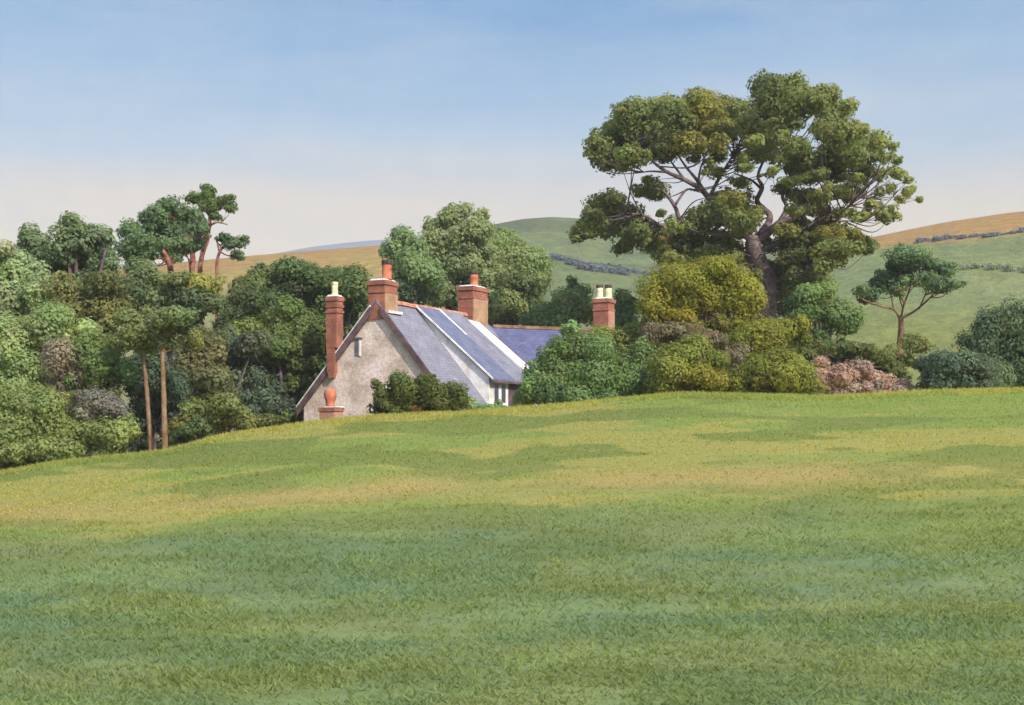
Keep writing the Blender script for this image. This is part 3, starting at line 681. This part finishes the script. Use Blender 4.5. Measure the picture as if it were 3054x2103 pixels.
W = [('dark green tree with a humped top on the ochre hill edge', 84, [(1480,520,130,45),(1400,560,130,60),(1330,520,60,35),(1560,560,110,60),(1450,630,160,70,dk),(1620,560,90,60),(1560,680,120,80,dk)], DK),
     ('dark tree at the left shoulder of the humped tree', 82, [(1220,610,80,50),(1280,580,80,45,lt),(1260,670,110,60,dk),(1170,690,90,50),(1340,700,110,60,dk),(1200,760,130,60,dk),(1350,790,120,70)], DK * np.array([1.0, .95, .9])),
     ('dark tree overhung by the slender brick stack', 83, [(1640,640,90,90),(1700,560,100,70),(1600,780,100,90,dk),(1700,740,100,100),(1780,620,110,100),(1660,880,100,90)], DK * np.array([1.0, 1.02, .9])),
     ('near-black blue tree left of the gable', 84, [(1500,930,100,85),(1530,1010,90,70,dk),(1440,940,80,80),(1560,1080,70,60)], BL * .8),
     ('round blue-green bush tree beside the gable corner', 79, [(1260,1080,130,85),(1200,1130,100,90),(1380,1130,110,100,dk),(1310,1200,130,80),(1230,1050,80,60,lt),(1430,1210,80,80,dk),(1180,1200,80,70)], BL * 1.12),
     ('dim blue tree in the hollow of the wood', 74, [(1150,900,90,75),(1190,960,70,60,dk),(1110,960,90,80),(1280,880,80,60,(1.2,1,1)),(1060,1000,90,80,(1.5,1.1,.8))], BL * .92),
     ('dull brown-green tree right of the twin trunks', 72, [(1010,900,100,80),(960,980,90,90),(1050,1030,110,70),(980,1080,100,80),(930,880,60,50),(1060,1130,110,70)], np.array([.095, .095, .045])),
     ('shadowy shrub between and behind the twin trunks', 66, [(780,1050,80,110),(880,1120,90,100),(780,1180,90,80),(880,1230,80,60),(700,1130,60,90),(690,1010,50,60),(690,1230,60,50),(780,1290,80,50)], BL * .82),
     ('tiny dark round bush on the field edge near the trunks', 61.5, [(975,1300,65,48),(1010,1290,45,40),(930,1320,40,35)], DK * .85),
     ('olive shrub strip along the field below the wood', 63, [(1080,1270,100,50),(1160,1250,90,45),(1000,1220,100,60),(900,1290,60,45,br),(1250,1270,90,35),(1350,1270,90,28,dk),(1120,1180,90,60),(880,1360,60,25,br)], np.array([.10, .112, .04])),
     ('mid-green tree filling the middle of the wood', 79, [(1420,820,120,80),(1300,830,110,70),(1450,740,130,70),(1580,840,110,80),(1200,840,100,60,lt),(1390,900,110,60),(1520,880,100,60)], DK * np.array([1.15, 1.1, .85]))]
for lab, d, el, c in W:
    small = d < 67
    plant('wood_shrub' if small else 'wood_tree', lab, 'shrub' if small else 'tree', Z2, d, el, c, leaf=.15 if small else .19, dens=1.35, spread=.5 if small else 1.0, group=wd, jit=.16)

# ---- hedgerows on the hills
def hedge_line(label, pts, hill, h, colour, leaf, group='distant hedgerows', drop=0):
    """leaf masses along a line lying on a hill's surface"""
    hv = hill
    E = []
    pts = np.array(pts, float)
    seg = np.linalg.norm(np.diff(pts, axis=0), axis=1); L = np.concatenate([[0], np.cumsum(seg)])
    n = int(L[-1] / 9)
    s0 = CX + hv[:, 0] / hv[:, 1] * F; r0 = HY - (hv[:, 2] - EYE) / hv[:, 1] * F
    for q in np.linspace(0, L[-1], n):
        px = np.interp(q, L, pts[:, 0]); py = np.interp(q, L, pts[:, 1])
        i = np.argmin((s0 - px) ** 2 + (r0 - py) ** 2)
        d = hv[i, 1]; c = P(px, py, d)
        hh = h * (.55 + .9 * R.random())
        E.append((c + np.array([0, 0, .1 * hh]), hh * 1.5, hh, hh * .7, (1, 1, 1)))
    cen = np.mean([e[0] for e in E], axis=0)
    root = empty('hedgerow', (cen[0], cen[1], min(e[0][2] for e in E)), label, 'hedgerow', group)
    v, f, c = leaves(E, leaf, .9, colour, .1)
    new_obj('foliage', v, f, M['leaf'], root, facecol=c)
BG = np.array([.085, .10, .12])
hedge_line('blue-grey hedgerow under the ochre top of the right hill', [(2740,722), (2850,712), (2950,704), (3054,692), (3150,684)], HR, .9, BG, .5)
hedge_line('faint grey-green hedgerow halfway down the right hill', [(2840,800), (2950,798), (3054,808), (3140,812)], HR, .9, np.array([.145, .165, .105]), .5)
hedge_line('upper blue wooded strip on the green middle hill', [(1620,768), (1680,778), (1740,796), (1800,815), (1860,818)], HM, 1.5, BG * .9, .6)
hedge_line('lower blue wooded strip crossing the first on the middle hill', [(1780,790), (1840,800), (1880,815), (1960,820)], HM, 1.2, BG * .88, .6)

# ------------------------------------------------------------------ cottage
A = P(1125, 893, 75.0)
rdir = np.array([.441, .898, 0]); gdir = np.array([.898, -.441, 0])
def H(u, v, z): return np.array([A[0], A[1], 0]) + rdir * u + gdir * v + np.array([0, 0, z])
RZ = A[2]; L = 12.25; VR = 4.66; VL = 4.94; EZ = 3.46; BZ = 0.6
SR = (RZ - EZ) / VR; SL = (RZ - EZ) / VL

def set_uv(o):
    me = o.data; uv = me.uv_layers.new(name='UVMap')
    for p in me.polygons:
        n = p.normal
        if abs(n.z) > .98: a = np.array([1, 0, 0.])
        else:
            a = np.cross([0, 0, 1], n); a /= np.linalg.norm(a)
        b = np.cross(n, a)
        for li in p.loop_indices:
            c = np.array(me.vertices[me.loops[li].vertex_index].co)
            uv.data[li].uv = (float(c @ a), float(c @ b))

def solid(name, bottom, top, mat, parent):
    """closed solid from two rings with equal vertex counts"""
    n = len(bottom); V = list(bottom) + list(top)
    Fc = [list(range(n))[::-1], [n + i for i in range(n)]] + [[i, (i + 1) % n, n + (i + 1) % n, n + i] for i in range(n)]
    o = new_obj(name, V, Fc, M[mat], parent)
    import bmesh
    bm = bmesh.new(); bm.from_mesh(o.data); bmesh.ops.recalc_face_normals(bm, faces=bm.faces); bm.to_mesh(o.data); bm.free()
    set_uv(o)
    return o

def hbox(name, u0, u1, v0, v1, z0, z1, mat, parent):
    return solid(name, [H(u0, v0, z0), H(u1, v0, z0), H(u1, v1, z0), H(u0, v1, z0)], [H(u0, v0, z1), H(u1, v0, z1), H(u1, v1, z1), H(u0, v1, z1)], mat, parent)

def lathe(name, cen, prof, mat, parent, sides=18):
    V = []; Fc = []
    for (r, z) in prof:
        for k in range(sides):
            an = k / sides * math.tau; V.append(cen + np.array([math.cos(an) * r, math.sin(an) * r, z]))
    n = len(prof)
    for i in range(n - 1):
        for k in range(sides): Fc.append([i * sides + k, i * sides + (k + 1) % sides, (i + 1) * sides + (k + 1) % sides, (i + 1) * sides + k])
    Fc.append(list(range(sides))[::-1]); Fc.append([(n - 1) * sides + k for k in range(sides)])
    o = new_obj(name, V, Fc, M[mat], parent)
    o.data.polygons.foreach_set('use_smooth', np.array([len(p.vertices) == 4 for p in o.data.polygons], bool))
    return o

cot = empty('cottage', H(6, 0, BZ), 'stone cottage with slate roof, white dormer and tall red brick stacks', 'cottage')
# walls
g0 = [(-VL + .25, BZ), (-VL + .25, EZ + .12), (0, RZ - .22), (VR - .25, EZ + .12), (VR - .25, BZ)]
solid('gable_wall', [H(0, v, z) for v, z in g0], [H(.5, v, z) for v, z in g0], 'stone', cot)
hbox('side_wall', .5, L - .4, VR - .75, VR - .25, BZ, EZ - .15, 'white', cot)
hbox('side_wall', .5, L - .4, -VL + .25, -VL + .75, BZ, EZ - .1, 'stone', cot)
solid('gable_wall', [H(L - .4, v, z) for v, z in g0], [H(L + .1, v, z) for v, z in g0], 'stone', cot)
# roof slopes (slabs), a touch of sag along the ridge
def slope(name, side, u0, u1, mat, parent, th=.11, vmax=None, n=10):
    V = []; sgn = 1 if side == 'R' else -1
    vm = vmax or (VR if side == 'R' else VL); sl = SR if side == 'R' else SL
    us = np.linspace(u0, u1, n)
    for u in us:
        sag = -.07 * math.sin(math.pi * np.clip(u / L, 0, 1))
        for k, v in enumerate(np.linspace(0, vm, 7)):
            V.append(H(u, sgn * v, RZ - sl * v + sag))
    top = len(V)
    V += [p - np.array([0, 0, th * 1.4]) for p in V]
    Fc = []
    for i in range(n - 1):
        for k in range(6):
            q = [i * 7 + k, i * 7 + k + 1, (i + 1) * 7 + k + 1, (i + 1) * 7 + k]
            Fc.append(q); Fc.append([top + j for j in q][::-1])
    def strip(idx):
        for a_, b_ in zip(idx[:-1], idx[1:]): Fc.append([a_, b_, top + b_, top + a_])
    strip(list(range(7))); strip([(n - 1) * 7 + k for k in range(7)]); strip([i * 7 for i in range(n)]); strip([i * 7 + 6 for i in range(n)])
    o = new_obj(name, V, Fc, M[mat], parent)
    import bmesh
    bm = bmesh.new(); bm.from_mesh(o.data); bmesh.ops.recalc_face_normals(bm, faces=bm.faces); bm.to_mesh(o.data); bm.free()
    set_uv(o); return o
roofR = slope('roof_slope', 'R', -.1, L, 'slate_grey', cot)
roofL = slope('roof_slope', 'L', -.1, L, 'slate_violet', cot)
# bargeboards on the near gable
def barge(sgn, v0, v1, sl, wid, mat, nm, u0=-.2, u1=-.1, off=.02):
    a = [(v0, RZ - sl * v0 + off), (v1, RZ - sl * v1 + off)]
    b = [(v1, RZ - sl * v1 + off - wid), (v0, RZ - sl * v0 + off - wid)]
    ring = [(sgn * v, z) for v, z in a + b]
    return solid(nm, [H(u0, v, z) for v, z in ring], [H(u1, v, z) for v, z in ring], mat, cot)
barge(1, .35, VR + .02, SR, .46, 'board_and_shade', 'bargeboard', -.24, -.1, .05)
barge(-1, .35, VL + .1, SL, .48, 'board_and_shade', 'bargeboard')
barge(-1, .35, VL + .12, SL, .09, 'cement', 'verge_mortar', -.22, .05, .1)
# ridge tiles, each a short half-round
V, Fc = [], []
for i in range(20):
    u0 = 1.3 + i * (L - 2.6) / 20; u1 = u0 + (L - 2.6) / 20 - .02
    sag = -.07 * math.sin(math.pi * u0 / L) + random.uniform(-.012, .012)
    o_ = len(V)
    for u in (u0, u1):
        for k in range(7):
            an = math.pi * (k / 6) * 1.1 - .05 * math.pi; V.append(H(u, math.cos(an) * .19, RZ + sag - .06 + math.sin(an) * .2))
    for k in range(6): Fc.append([o_ + k, o_ + k + 1, o_ + 8 + k, o_ + 7 + k])
    Fc.append([o_ + k for k in range(7)]); Fc.append([o_ + 7 + k for k in range(7)][::-1])
new_obj('ridge_tiles', V, Fc, M['ridge'], cot)

# wall dormer: shallow roof from the ridge out over a white front wall
DU0, DU1, DV, DZ = 4.0, 9.0, VR + .28, 4.93
dorm = bpy.data.objects.new('dormer', None); COL.objects.link(dorm); dorm.parent = cot; dorm['_o'] = cot['_o']
def dz(v): return RZ + .1 - (RZ + .1 - DZ) * v / DV
def dpanel(nm, u0, u1, mat, lift=0.0, v0=.12, v1=DV, th=.16, n=6):
    vs = np.linspace(v0, v1, n)
    ring_top = [H(u0, v, dz(v) + lift) for v in vs] + [H(u1, v, dz(v) + lift) for v in vs[::-1]]
    bot = [p - np.array([0, 0, th]) for p in ring_top]
    V = []; Fc = []
    for v in vs: V += [H(u0, v, dz(v) + lift), H(u1, v, dz(v) + lift)]
    m_ = len(V); V += [p - np.array([0, 0, th]) for p in V]
    for i in range(n - 1):
        q = [2 * i, 2 * i + 2, 2 * i + 3, 2 * i + 1]; Fc += [q, [m_ + j for j in q][::-1], [2 * i, m_ + 2 * i, m_ + 2 * i + 2, 2 * i + 2], [2 * i + 1, 2 * i + 3, m_ + 2 * i + 3, m_ + 2 * i + 1]]
    Fc += [[0, 1, m_ + 1, m_], [2 * n - 2, m_ + 2 * n - 2, m_ + 2 * n - 1, 2 * n - 1]]
    o = new_obj(nm, V, Fc, M[mat], dorm)
    import bmesh
    bm = bmesh.new(); bm.from_mesh(o.data); bmesh.ops.recalc_face_normals(bm, faces=bm.faces); bm.to_mesh(o.data); bm.free()
    set_uv(o); return o
p1 = dpanel('dormer_roof', DU0 - .12, 6.55, 'slate_blue'); p1['label'] = 'deep blue slate strip of the dormer roof'
p2 = dpanel('dormer_roof', 6.56, DU1 + .1, 'slate_grey', .004); p2['label'] = 'grey slate strip of the dormer roof'
dpanel('flashing', 6.47, 6.65, 'white', .03, .12, 1.9, .06)
def cheek(u0, u1):
    ring = [(.15, RZ - SR * .15 - .25), (VR - .02, EZ - .35), (VR - .02, dz(VR - .02) - .15), (.15, dz(.15) - .15)]
    return solid('dormer_cheek', [H(u0, v, z) for v, z in ring], [H(u1, v, z) for v, z in ring], 'white', dorm)
cheek(DU0, DU0 + .2); cheek(DU1 - .2, DU1)
cw = dpanel('verge_mortar', DU0 - .2, DU0 - .1, 'white', .03, .12, DV, .1)
ftop = dz(VR) - .16
hbox('dormer_front', DU0 + .201, 6.35, VR - .22, VR - .02, EZ - .45, ftop, 'white', dorm)
hbox('dormer_front', 6.351, DU1 - .201, VR - .22, VR - .02, EZ - .45, ftop, 'board_and_shade', dorm)['label'] = 'shaded end of the dormer front, its shade painted as a dark tone'  # eave shade on the front wall, painted in as a dark panel
for uc in (4.82, 5.68):
    wd_ = .5
    fr = hbox('window', uc - wd_ / 2 - .07, uc + wd_ / 2 + .07, VR - .019, VR + .02, 3.55, 4.72, 'white', dorm)
    hbox('pane', uc - wd_ / 2, uc + wd_ / 2, VR + .021, VR + .03, 3.63, 4.64, 'glass', dorm)
hbox('window_sill', 4.45, 6.0, VR - .019, VR + .1, 3.46, 3.545, 'white', dorm)
hbox('gutter', DU0 - .1, DU1 + .08, DV - .02, DV + .07, DZ - .24, DZ - .12, 'board_and_shade', dorm)

# raised white parapet at the far end of the slope
ring = [(.45, RZ - SR * .45 - .2), (VR + .1, EZ - .3), (VR + .1, 5.15), (.45, RZ + .02 - .41)]
par = solid('parapet', [H(9.35, v, z) for v, z in ring], [H(10.75, v, z) for v, z in ring], 'white', cot)
ring = [(.5, RZ - .62), (VR + .2, 4.72), (VR + .2, 5.12), (.5, RZ - .46)]
solid('bargeboard', [H(10.755, v, z) for v, z in ring], [H(10.95, v, z) for v, z in ring], 'board_and_shade', cot)

# chimneys
def chimney(u0, u1, v0, v1, z0, z1, mat, pots, bands=(.42,), over=.07, sunlit_mat=None, parent=cot):
    c = hbox('chimney', u0, u1, v0, v1, z0, z1 - .24, mat, parent)
    for bz in bands:
        hbox('brick_band', u0 - .045, u1 + .045, v0 - .045, v1 + .045, z1 - .24 - bz - .13, z1 - .24 - bz, mat, c)
    if sunlit_mat:
        hbox('sunlit_face', u0 + .05, u1 - .0, v1 + .001, v1 + .03, z0, z1 - .24 - bands[0] - .13, sunlit_mat, c)  # sun on the right face, painted as a slab of paler brick
    hbox('chimney_cap', u0 - over, u1 + over, v0 - over, v1 + over, z1 - .239, z1, mat, c)
    # cement flaunching, sloped
    b = [H(u0, v0, z1 + .001), H(u1, v0, z1 + .001), H(u1, v1, z1 + .001), H(u0, v1, z1 + .001)]
    k = .25; cu, cv = (u0 + u1) / 2, (v0 + v1) / 2
    t = [H(cu + (u - cu) * (1 - k), cv + (v - cv) * (1 - k), z1 + .1) for u, v in ((u0, v0), (u1, v0), (u1, v1), (u0, v1))]
    solid('flaunching', b, t, 'cement', c)
    for (pu, pv, r, h, pm, dark) in pots:
        prof = [(r * 1.0, 0), (r * .98, h * .06), (r * .86, h * .1), (r * .84, h * .5), (r * .86, h * .76)]
        po = lathe('chimney_pot', H(pu, pv, z1 + .08), prof, pm, c)
        lathe('pot_rim', H(pu, pv, z1 + .08 + h * .761), [(r * .93, 0), (r * .97, h * .05), (r * .93, h * .13), (r * .98, h * .17), (r * .9, h * .23), (r * .7, h * .235), (r * .66, h * .05)], dark, c)
    return c
c1 = chimney(-.32, .33, -3.02, -2.36, 6.55, 9.32, 'brick', [(0, -2.68, .2, .72, 'cream', 'cream')], bands=(.22, .52), over=.05)
c1['label'] = 'slender red brick stack on the left of the gable, with one cream pot'
lo = [(-3.02, 6.549), (-2.52, 6.549), (-2.5, 5.3), (-2.62, 4.95), (-2.86, 4.9), (-3.0, 5.3)]
solid('chimney_breast', [H(-.3, v, z) for v, z in lo], [H(-.005, v, z) for v, z in lo], 'brick', cot)
c2 = chimney(-.08, 1.25, -.5, .5, 8.0, 10.08, 'brick', [(.62, .22, .3, 1.06, 'terracotta', 'soot')], bands=(.3,), over=.06, sunlit_mat='brick_sunlit')
c2['label'] = 'broad red brick stack astride the near gable with one tall terracotta pot'
hbox('lead_apron', -.02, 1.4, .505, .75, 8.32, 8.47, 'cement', c2)
c3 = chimney(9.97, 11.9, -.5, .5, 7.9, 10.72, 'brick', [(10.9, .1, .29, .92, 'terracotta', 'soot')], bands=(.36,), over=.07, sunlit_mat='brick_sunlit')
c3['label'] = 'brick stack at the far end of the main ridge with one terracotta pot'

# rear wing
W0 = P(1455, 972, 87.0); W1 = np.array([P(1838, 0, 91.0)[0], 91.0, W0[2]])
wdir = (W1 - W0); WL = np.linalg.norm(wdir); wdir = wdir / WL; wg = np.array([wdir[1], -wdir[0], 0])
def HW(u, v, z): return np.array([W0[0], W0[1], 0]) + wdir * u + wg * v + np.array([0, 0, z])
wz = W0[2]
def wsol(nm, pts, mat, u0, u1): return solid(nm, [HW(u0, v, z) for v, z in pts], [HW(u1, v, z) for v, z in pts], mat, cot)
wsol('wing_roof', [(0, wz), (3.9, wz - 4.1), (3.9, wz - 4.26), (0, wz - .16)], 'slate_violet', -.4, WL + .6)
wsol('wing_roof', [(-.001, wz), (-.001, wz - .16), (-3.9, wz - 4.26), (-3.9, wz - 4.1)], 'slate_violet', -.4, WL + .6)
wsol('wing_wall', [(-3.5, BZ), (3.5, BZ), (3.5, wz - 3.9), (0, wz - .25), (-3.5, wz - 3.9)], 'stone', .3, WL + .3)
wsol('ridge_tiles', [(-.16, wz - .1), (.16, wz - .1), (.12, wz + .06), (0, wz + .1), (-.12, wz + .06)], 'bark_brown', .3, WL + .4)
# stack of the wing, on its own axes
c4p = P(1801, 0, 90.6)
def wchim():
    global H
    keep = H
    cu = (c4p - W0) @ wdir
    base = HW(cu, 0, 0); base[2] = 0
    H = lambda u, v, z: base + rdir * u + gdir * v + np.array([0, 0, z])
    z1 = EYE + (HY - 893) / F * 90.6
    c = chimney(-.55, .55, -.5, .5, wz - .8, z1, 'brick', [(-.18, -.22, .24, .86, 'cream', 'soot'), (.2, .24, .24, .86, 'cream', 'soot')], bands=(.4,), over=.08, sunlit_mat='brick_pink_and_sunlit')
    c['label'] = 'red brick stack on the rear wing carrying two cream pots'
    H = keep
wchim()

# slit window on the gable
sv, sz = -1.22, 6.6
sw = hbox('slit_window', -.045, -.004, sv - .14, sv + .1, sz - .5, sz + .38, 'slit', cot)
hbox('window_reveal', -.05, -.003, sv + .101, sv + .2, sz - .52, sz + .37, 'white', sw)
hbox('lintel', -.09, -.002, sv - .2, sv + .3, sz + .381, sz + .48, 'slit', sw)

# short brick stack with a big pot in front of the gable
bst = empty('brick_stack', P(988, 1275, 70.5), 'short pink brick stack with bulbous red pot low before the stone gable', 'chimney')
q = P(988, 1262, 70.5)
keepH = H
gz0 = float(ground_z(q[0], 70.5))
H = lambda u, v, z: np.array([q[0], 70.5, 0]) + rdir * u + gdir * v + np.array([0, 0, z])
zt = EYE + (HY - 1216) / F * 70.5
bo = hbox('stack_body', -.42, .42, -.43, .43, gz0 - .3, zt - .18, 'brick_pink_and_sunlit', bst)
hbox('stack_cap', -.47, .47, -.48, .48, zt - .179, zt, 'brick', bst)
hbox('stack_ledge', -.3, .4, -.2, .52, zt + .001, zt + .07, 'cement', bst)
pr = [(.22, 0), (.21, .1), (.23, .25), (.31, .5), (.32, .68), (.27, .84), (.17, .93), (.05, .955)]
lathe('chimney_pot', H(0, -.06, zt + .03), pr, 'terracotta', bst)
H = keepH

for o in list(bpy.data.objects):
    if '_o' in o: del o['_o']

# thin evening air over the whole valley
hm = bpy.data.materials.new('haze'); hm.use_nodes = True
nt = hm.node_tree; nt.nodes.remove(nt.nodes['Principled BSDF'])
pv = nt.nodes.new('ShaderNodeVolumePrincipled'); pv.inputs['Color'].default_value = (.92, .93, .94, 1); pv.inputs['Density'].default_value = .0003
nt.links.new(pv.outputs[0], nt.nodes['Material Output'].inputs['Volume'])
a, z0_, z1_ = 4600, VALLEY - 3, 215
V = [(x, y + 500, z) for z in (z0_, z1_) for y in (-a, a) for x in (-a, a)]
hz = new_obj('haze', V, [[0, 2, 3, 1], [4, 5, 7, 6], [0, 1, 5, 4], [2, 6, 7, 3], [0, 4, 6, 2], [1, 3, 7, 5]], hm)
hz['kind'] = 'stuff'

# ------------------------------------------------------------------ camera, sun, sky
cam = bpy.data.cameras.new('camera'); co = bpy.data.objects.new('camera', cam); COL.objects.link(co)
co.location = (0, 0, EYE); co.rotation_euler = (math.radians(90), 0, 0)
cam.sensor_width = 36; cam.lens = 36 * F / 3054.0
cam.shift_y = (HY - 1051.5) / 3054.0; cam.clip_end = 9000; cam.clip_start = .1
scene.camera = co

EL, AZ = math.radians(36), math.radians(36)   # sun: behind the viewer's right shoulder
sd = np.array([math.sin(AZ) * math.cos(EL), -math.cos(AZ) * math.cos(EL), math.sin(EL)])
sun = bpy.data.lights.new('sun', 'SUN'); sun.energy = 2.0; sun.angle = math.radians(.6); sun.color = (1, .93, .8)
so = bpy.data.objects.new('sun', sun); COL.objects.link(so)
from mathutils import Vector
so.rotation_euler = Vector(-sd).to_track_quat('-Z', 'Y').to_euler()

w = bpy.data.worlds.new('World'); scene.world = w; w.use_nodes = True
nt = w.node_tree; bg = nt.nodes['Background']
sky = nt.nodes.new('ShaderNodeTexSky'); sky.sky_type = 'NISHITA'; sky.sun_disc = False
sky.sun_elevation = EL; sky.sun_rotation = math.atan2(sd[0], sd[1])
sky.air_density = 1.0; sky.dust_density = 2.0; sky.ozone_density = 1.5
tc = nt.nodes.new('ShaderNodeTexCoord'); sx = nt.nodes.new('ShaderNodeSeparateXYZ')
nt.links.new(tc.outputs['Generated'], sx.inputs[0])
# soft washy streaks in the air
mp = nt.nodes.new('ShaderNodeMapping'); mp.inputs['Scale'].default_value = (2.2, 2.2, 16)
nt.links.new(tc.outputs['Generated'], mp.inputs[0])
nz = nt.nodes.new('ShaderNodeTexNoise'); nz.inputs['Scale'].default_value = 1.6; nz.inputs['Detail'].default_value = 5
nt.links.new(mp.outputs[0], nz.inputs['Vector'])
ma = nt.nodes.new('ShaderNodeMath'); ma.operation = 'MULTIPLY_ADD'; ma.inputs[1].default_value = .085; ma.inputs[2].default_value = -.0425
nt.links.new(nz.outputs['Fac'], ma.inputs[0])
ad = nt.nodes.new('ShaderNodeMath'); ad.operation = 'ADD'; nt.links.new(sx.outputs['Z'], ad.inputs[0]); nt.links.new(ma.outputs[0], ad.inputs[1])
mr = nt.nodes.new('ShaderNodeMapRange'); mr.inputs['From Min'].default_value = 0; mr.inputs['From Max'].default_value = .4
nt.links.new(ad.outputs[0], mr.inputs['Value'])
STR = .15; EXPO = 1.28; KS = 1 / STR / 2 ** EXPO
SKY = [(0.0, (234, 213, 182)), (.30, (234, 214, 184)), (.38, (226, 210, 189)), (.44, (207, 203, 199)), (.52, (176, 194, 212)), (.62, (149, 180, 210)), (.69, (131, 170, 208)), (.75, (97, 149, 198)), (1.0, (92, 148, 208))]
rp = ramp(nt, [(p, tuple(srgb(*c))) for p, c in SKY])
nt.links.new(mr.outputs[0], rp.inputs['Fac'])
nm_ = nt.nodes.new('ShaderNodeTexNoise'); nm_.inputs['Scale'].default_value = 42; nm_.inputs['Detail'].default_value = 4; nm_.inputs['Roughness'].default_value = .7
nt.links.new(tc.outputs['Generated'], nm_.inputs['Vector'])
rm_ = ramp(nt, [(.3, (KS * .955, KS * .965, KS * .98)), (.7, (KS * 1.045, KS * 1.035, KS * 1.02))])
nt.links.new(nm_.outputs['Fac'], rm_.inputs['Fac'])
mp3 = nt.nodes.new('ShaderNodeMapping'); mp3.inputs['Scale'].default_value = (3.5, 3.5, 15); mp3.inputs['Location'].default_value = (1.3, 0, .4)
nt.links.new(tc.outputs['Generated'], mp3.inputs[0])
nc = nt.nodes.new('ShaderNodeTexNoise'); nc.inputs['Scale'].default_value = 1.4; nc.inputs['Detail'].default_value = 7; nc.inputs['Roughness'].default_value = .62
nt.links.new(mp3.outputs[0], nc.inputs['Vector'])
mc = nt.nodes.new('ShaderNodeMapRange'); mc.inputs['From Min'].default_value = .46; mc.inputs['From Max'].default_value = .72; mc.inputs['To Max'].default_value = .28
nt.links.new(nc.outputs['Fac'], mc.inputs['Value'])
cl = mix(nt, 'MIX', mc.outputs[0], rp.outputs['Color'], tuple(srgb(206, 208, 212)))
sc_ = mix(nt, 'MULTIPLY', 1.0, cl, rm_.outputs['Color'])
mr2 = nt.nodes.new('ShaderNodeMapRange'); mr2.inputs['From Min'].default_value = .35; mr2.inputs['From Max'].default_value = .7
mr2.inputs['To Min'].default_value = .9; mr2.inputs['To Max'].default_value = 0
nt.links.new(sx.outputs['Z'], mr2.inputs['Value'])
fin = mix(nt, 'MIX', mr2.outputs[0], sky.outputs[0], sc_)
nt.links.new(fin, bg.inputs['Color']); bg.inputs['Strength'].default_value = STR

vs = scene.view_settings
vs.view_transform = 'Standard'; vs.look = 'None'; vs.exposure = EXPO; vs.gamma = 1; vs.use_curve_mapping = False
scene.cycles.max_bounces = 10; scene.cycles.diffuse_bounces = 7; scene.cycles.transmission_bounces = 8; scene.cycles.transparent_max_bounces = 4
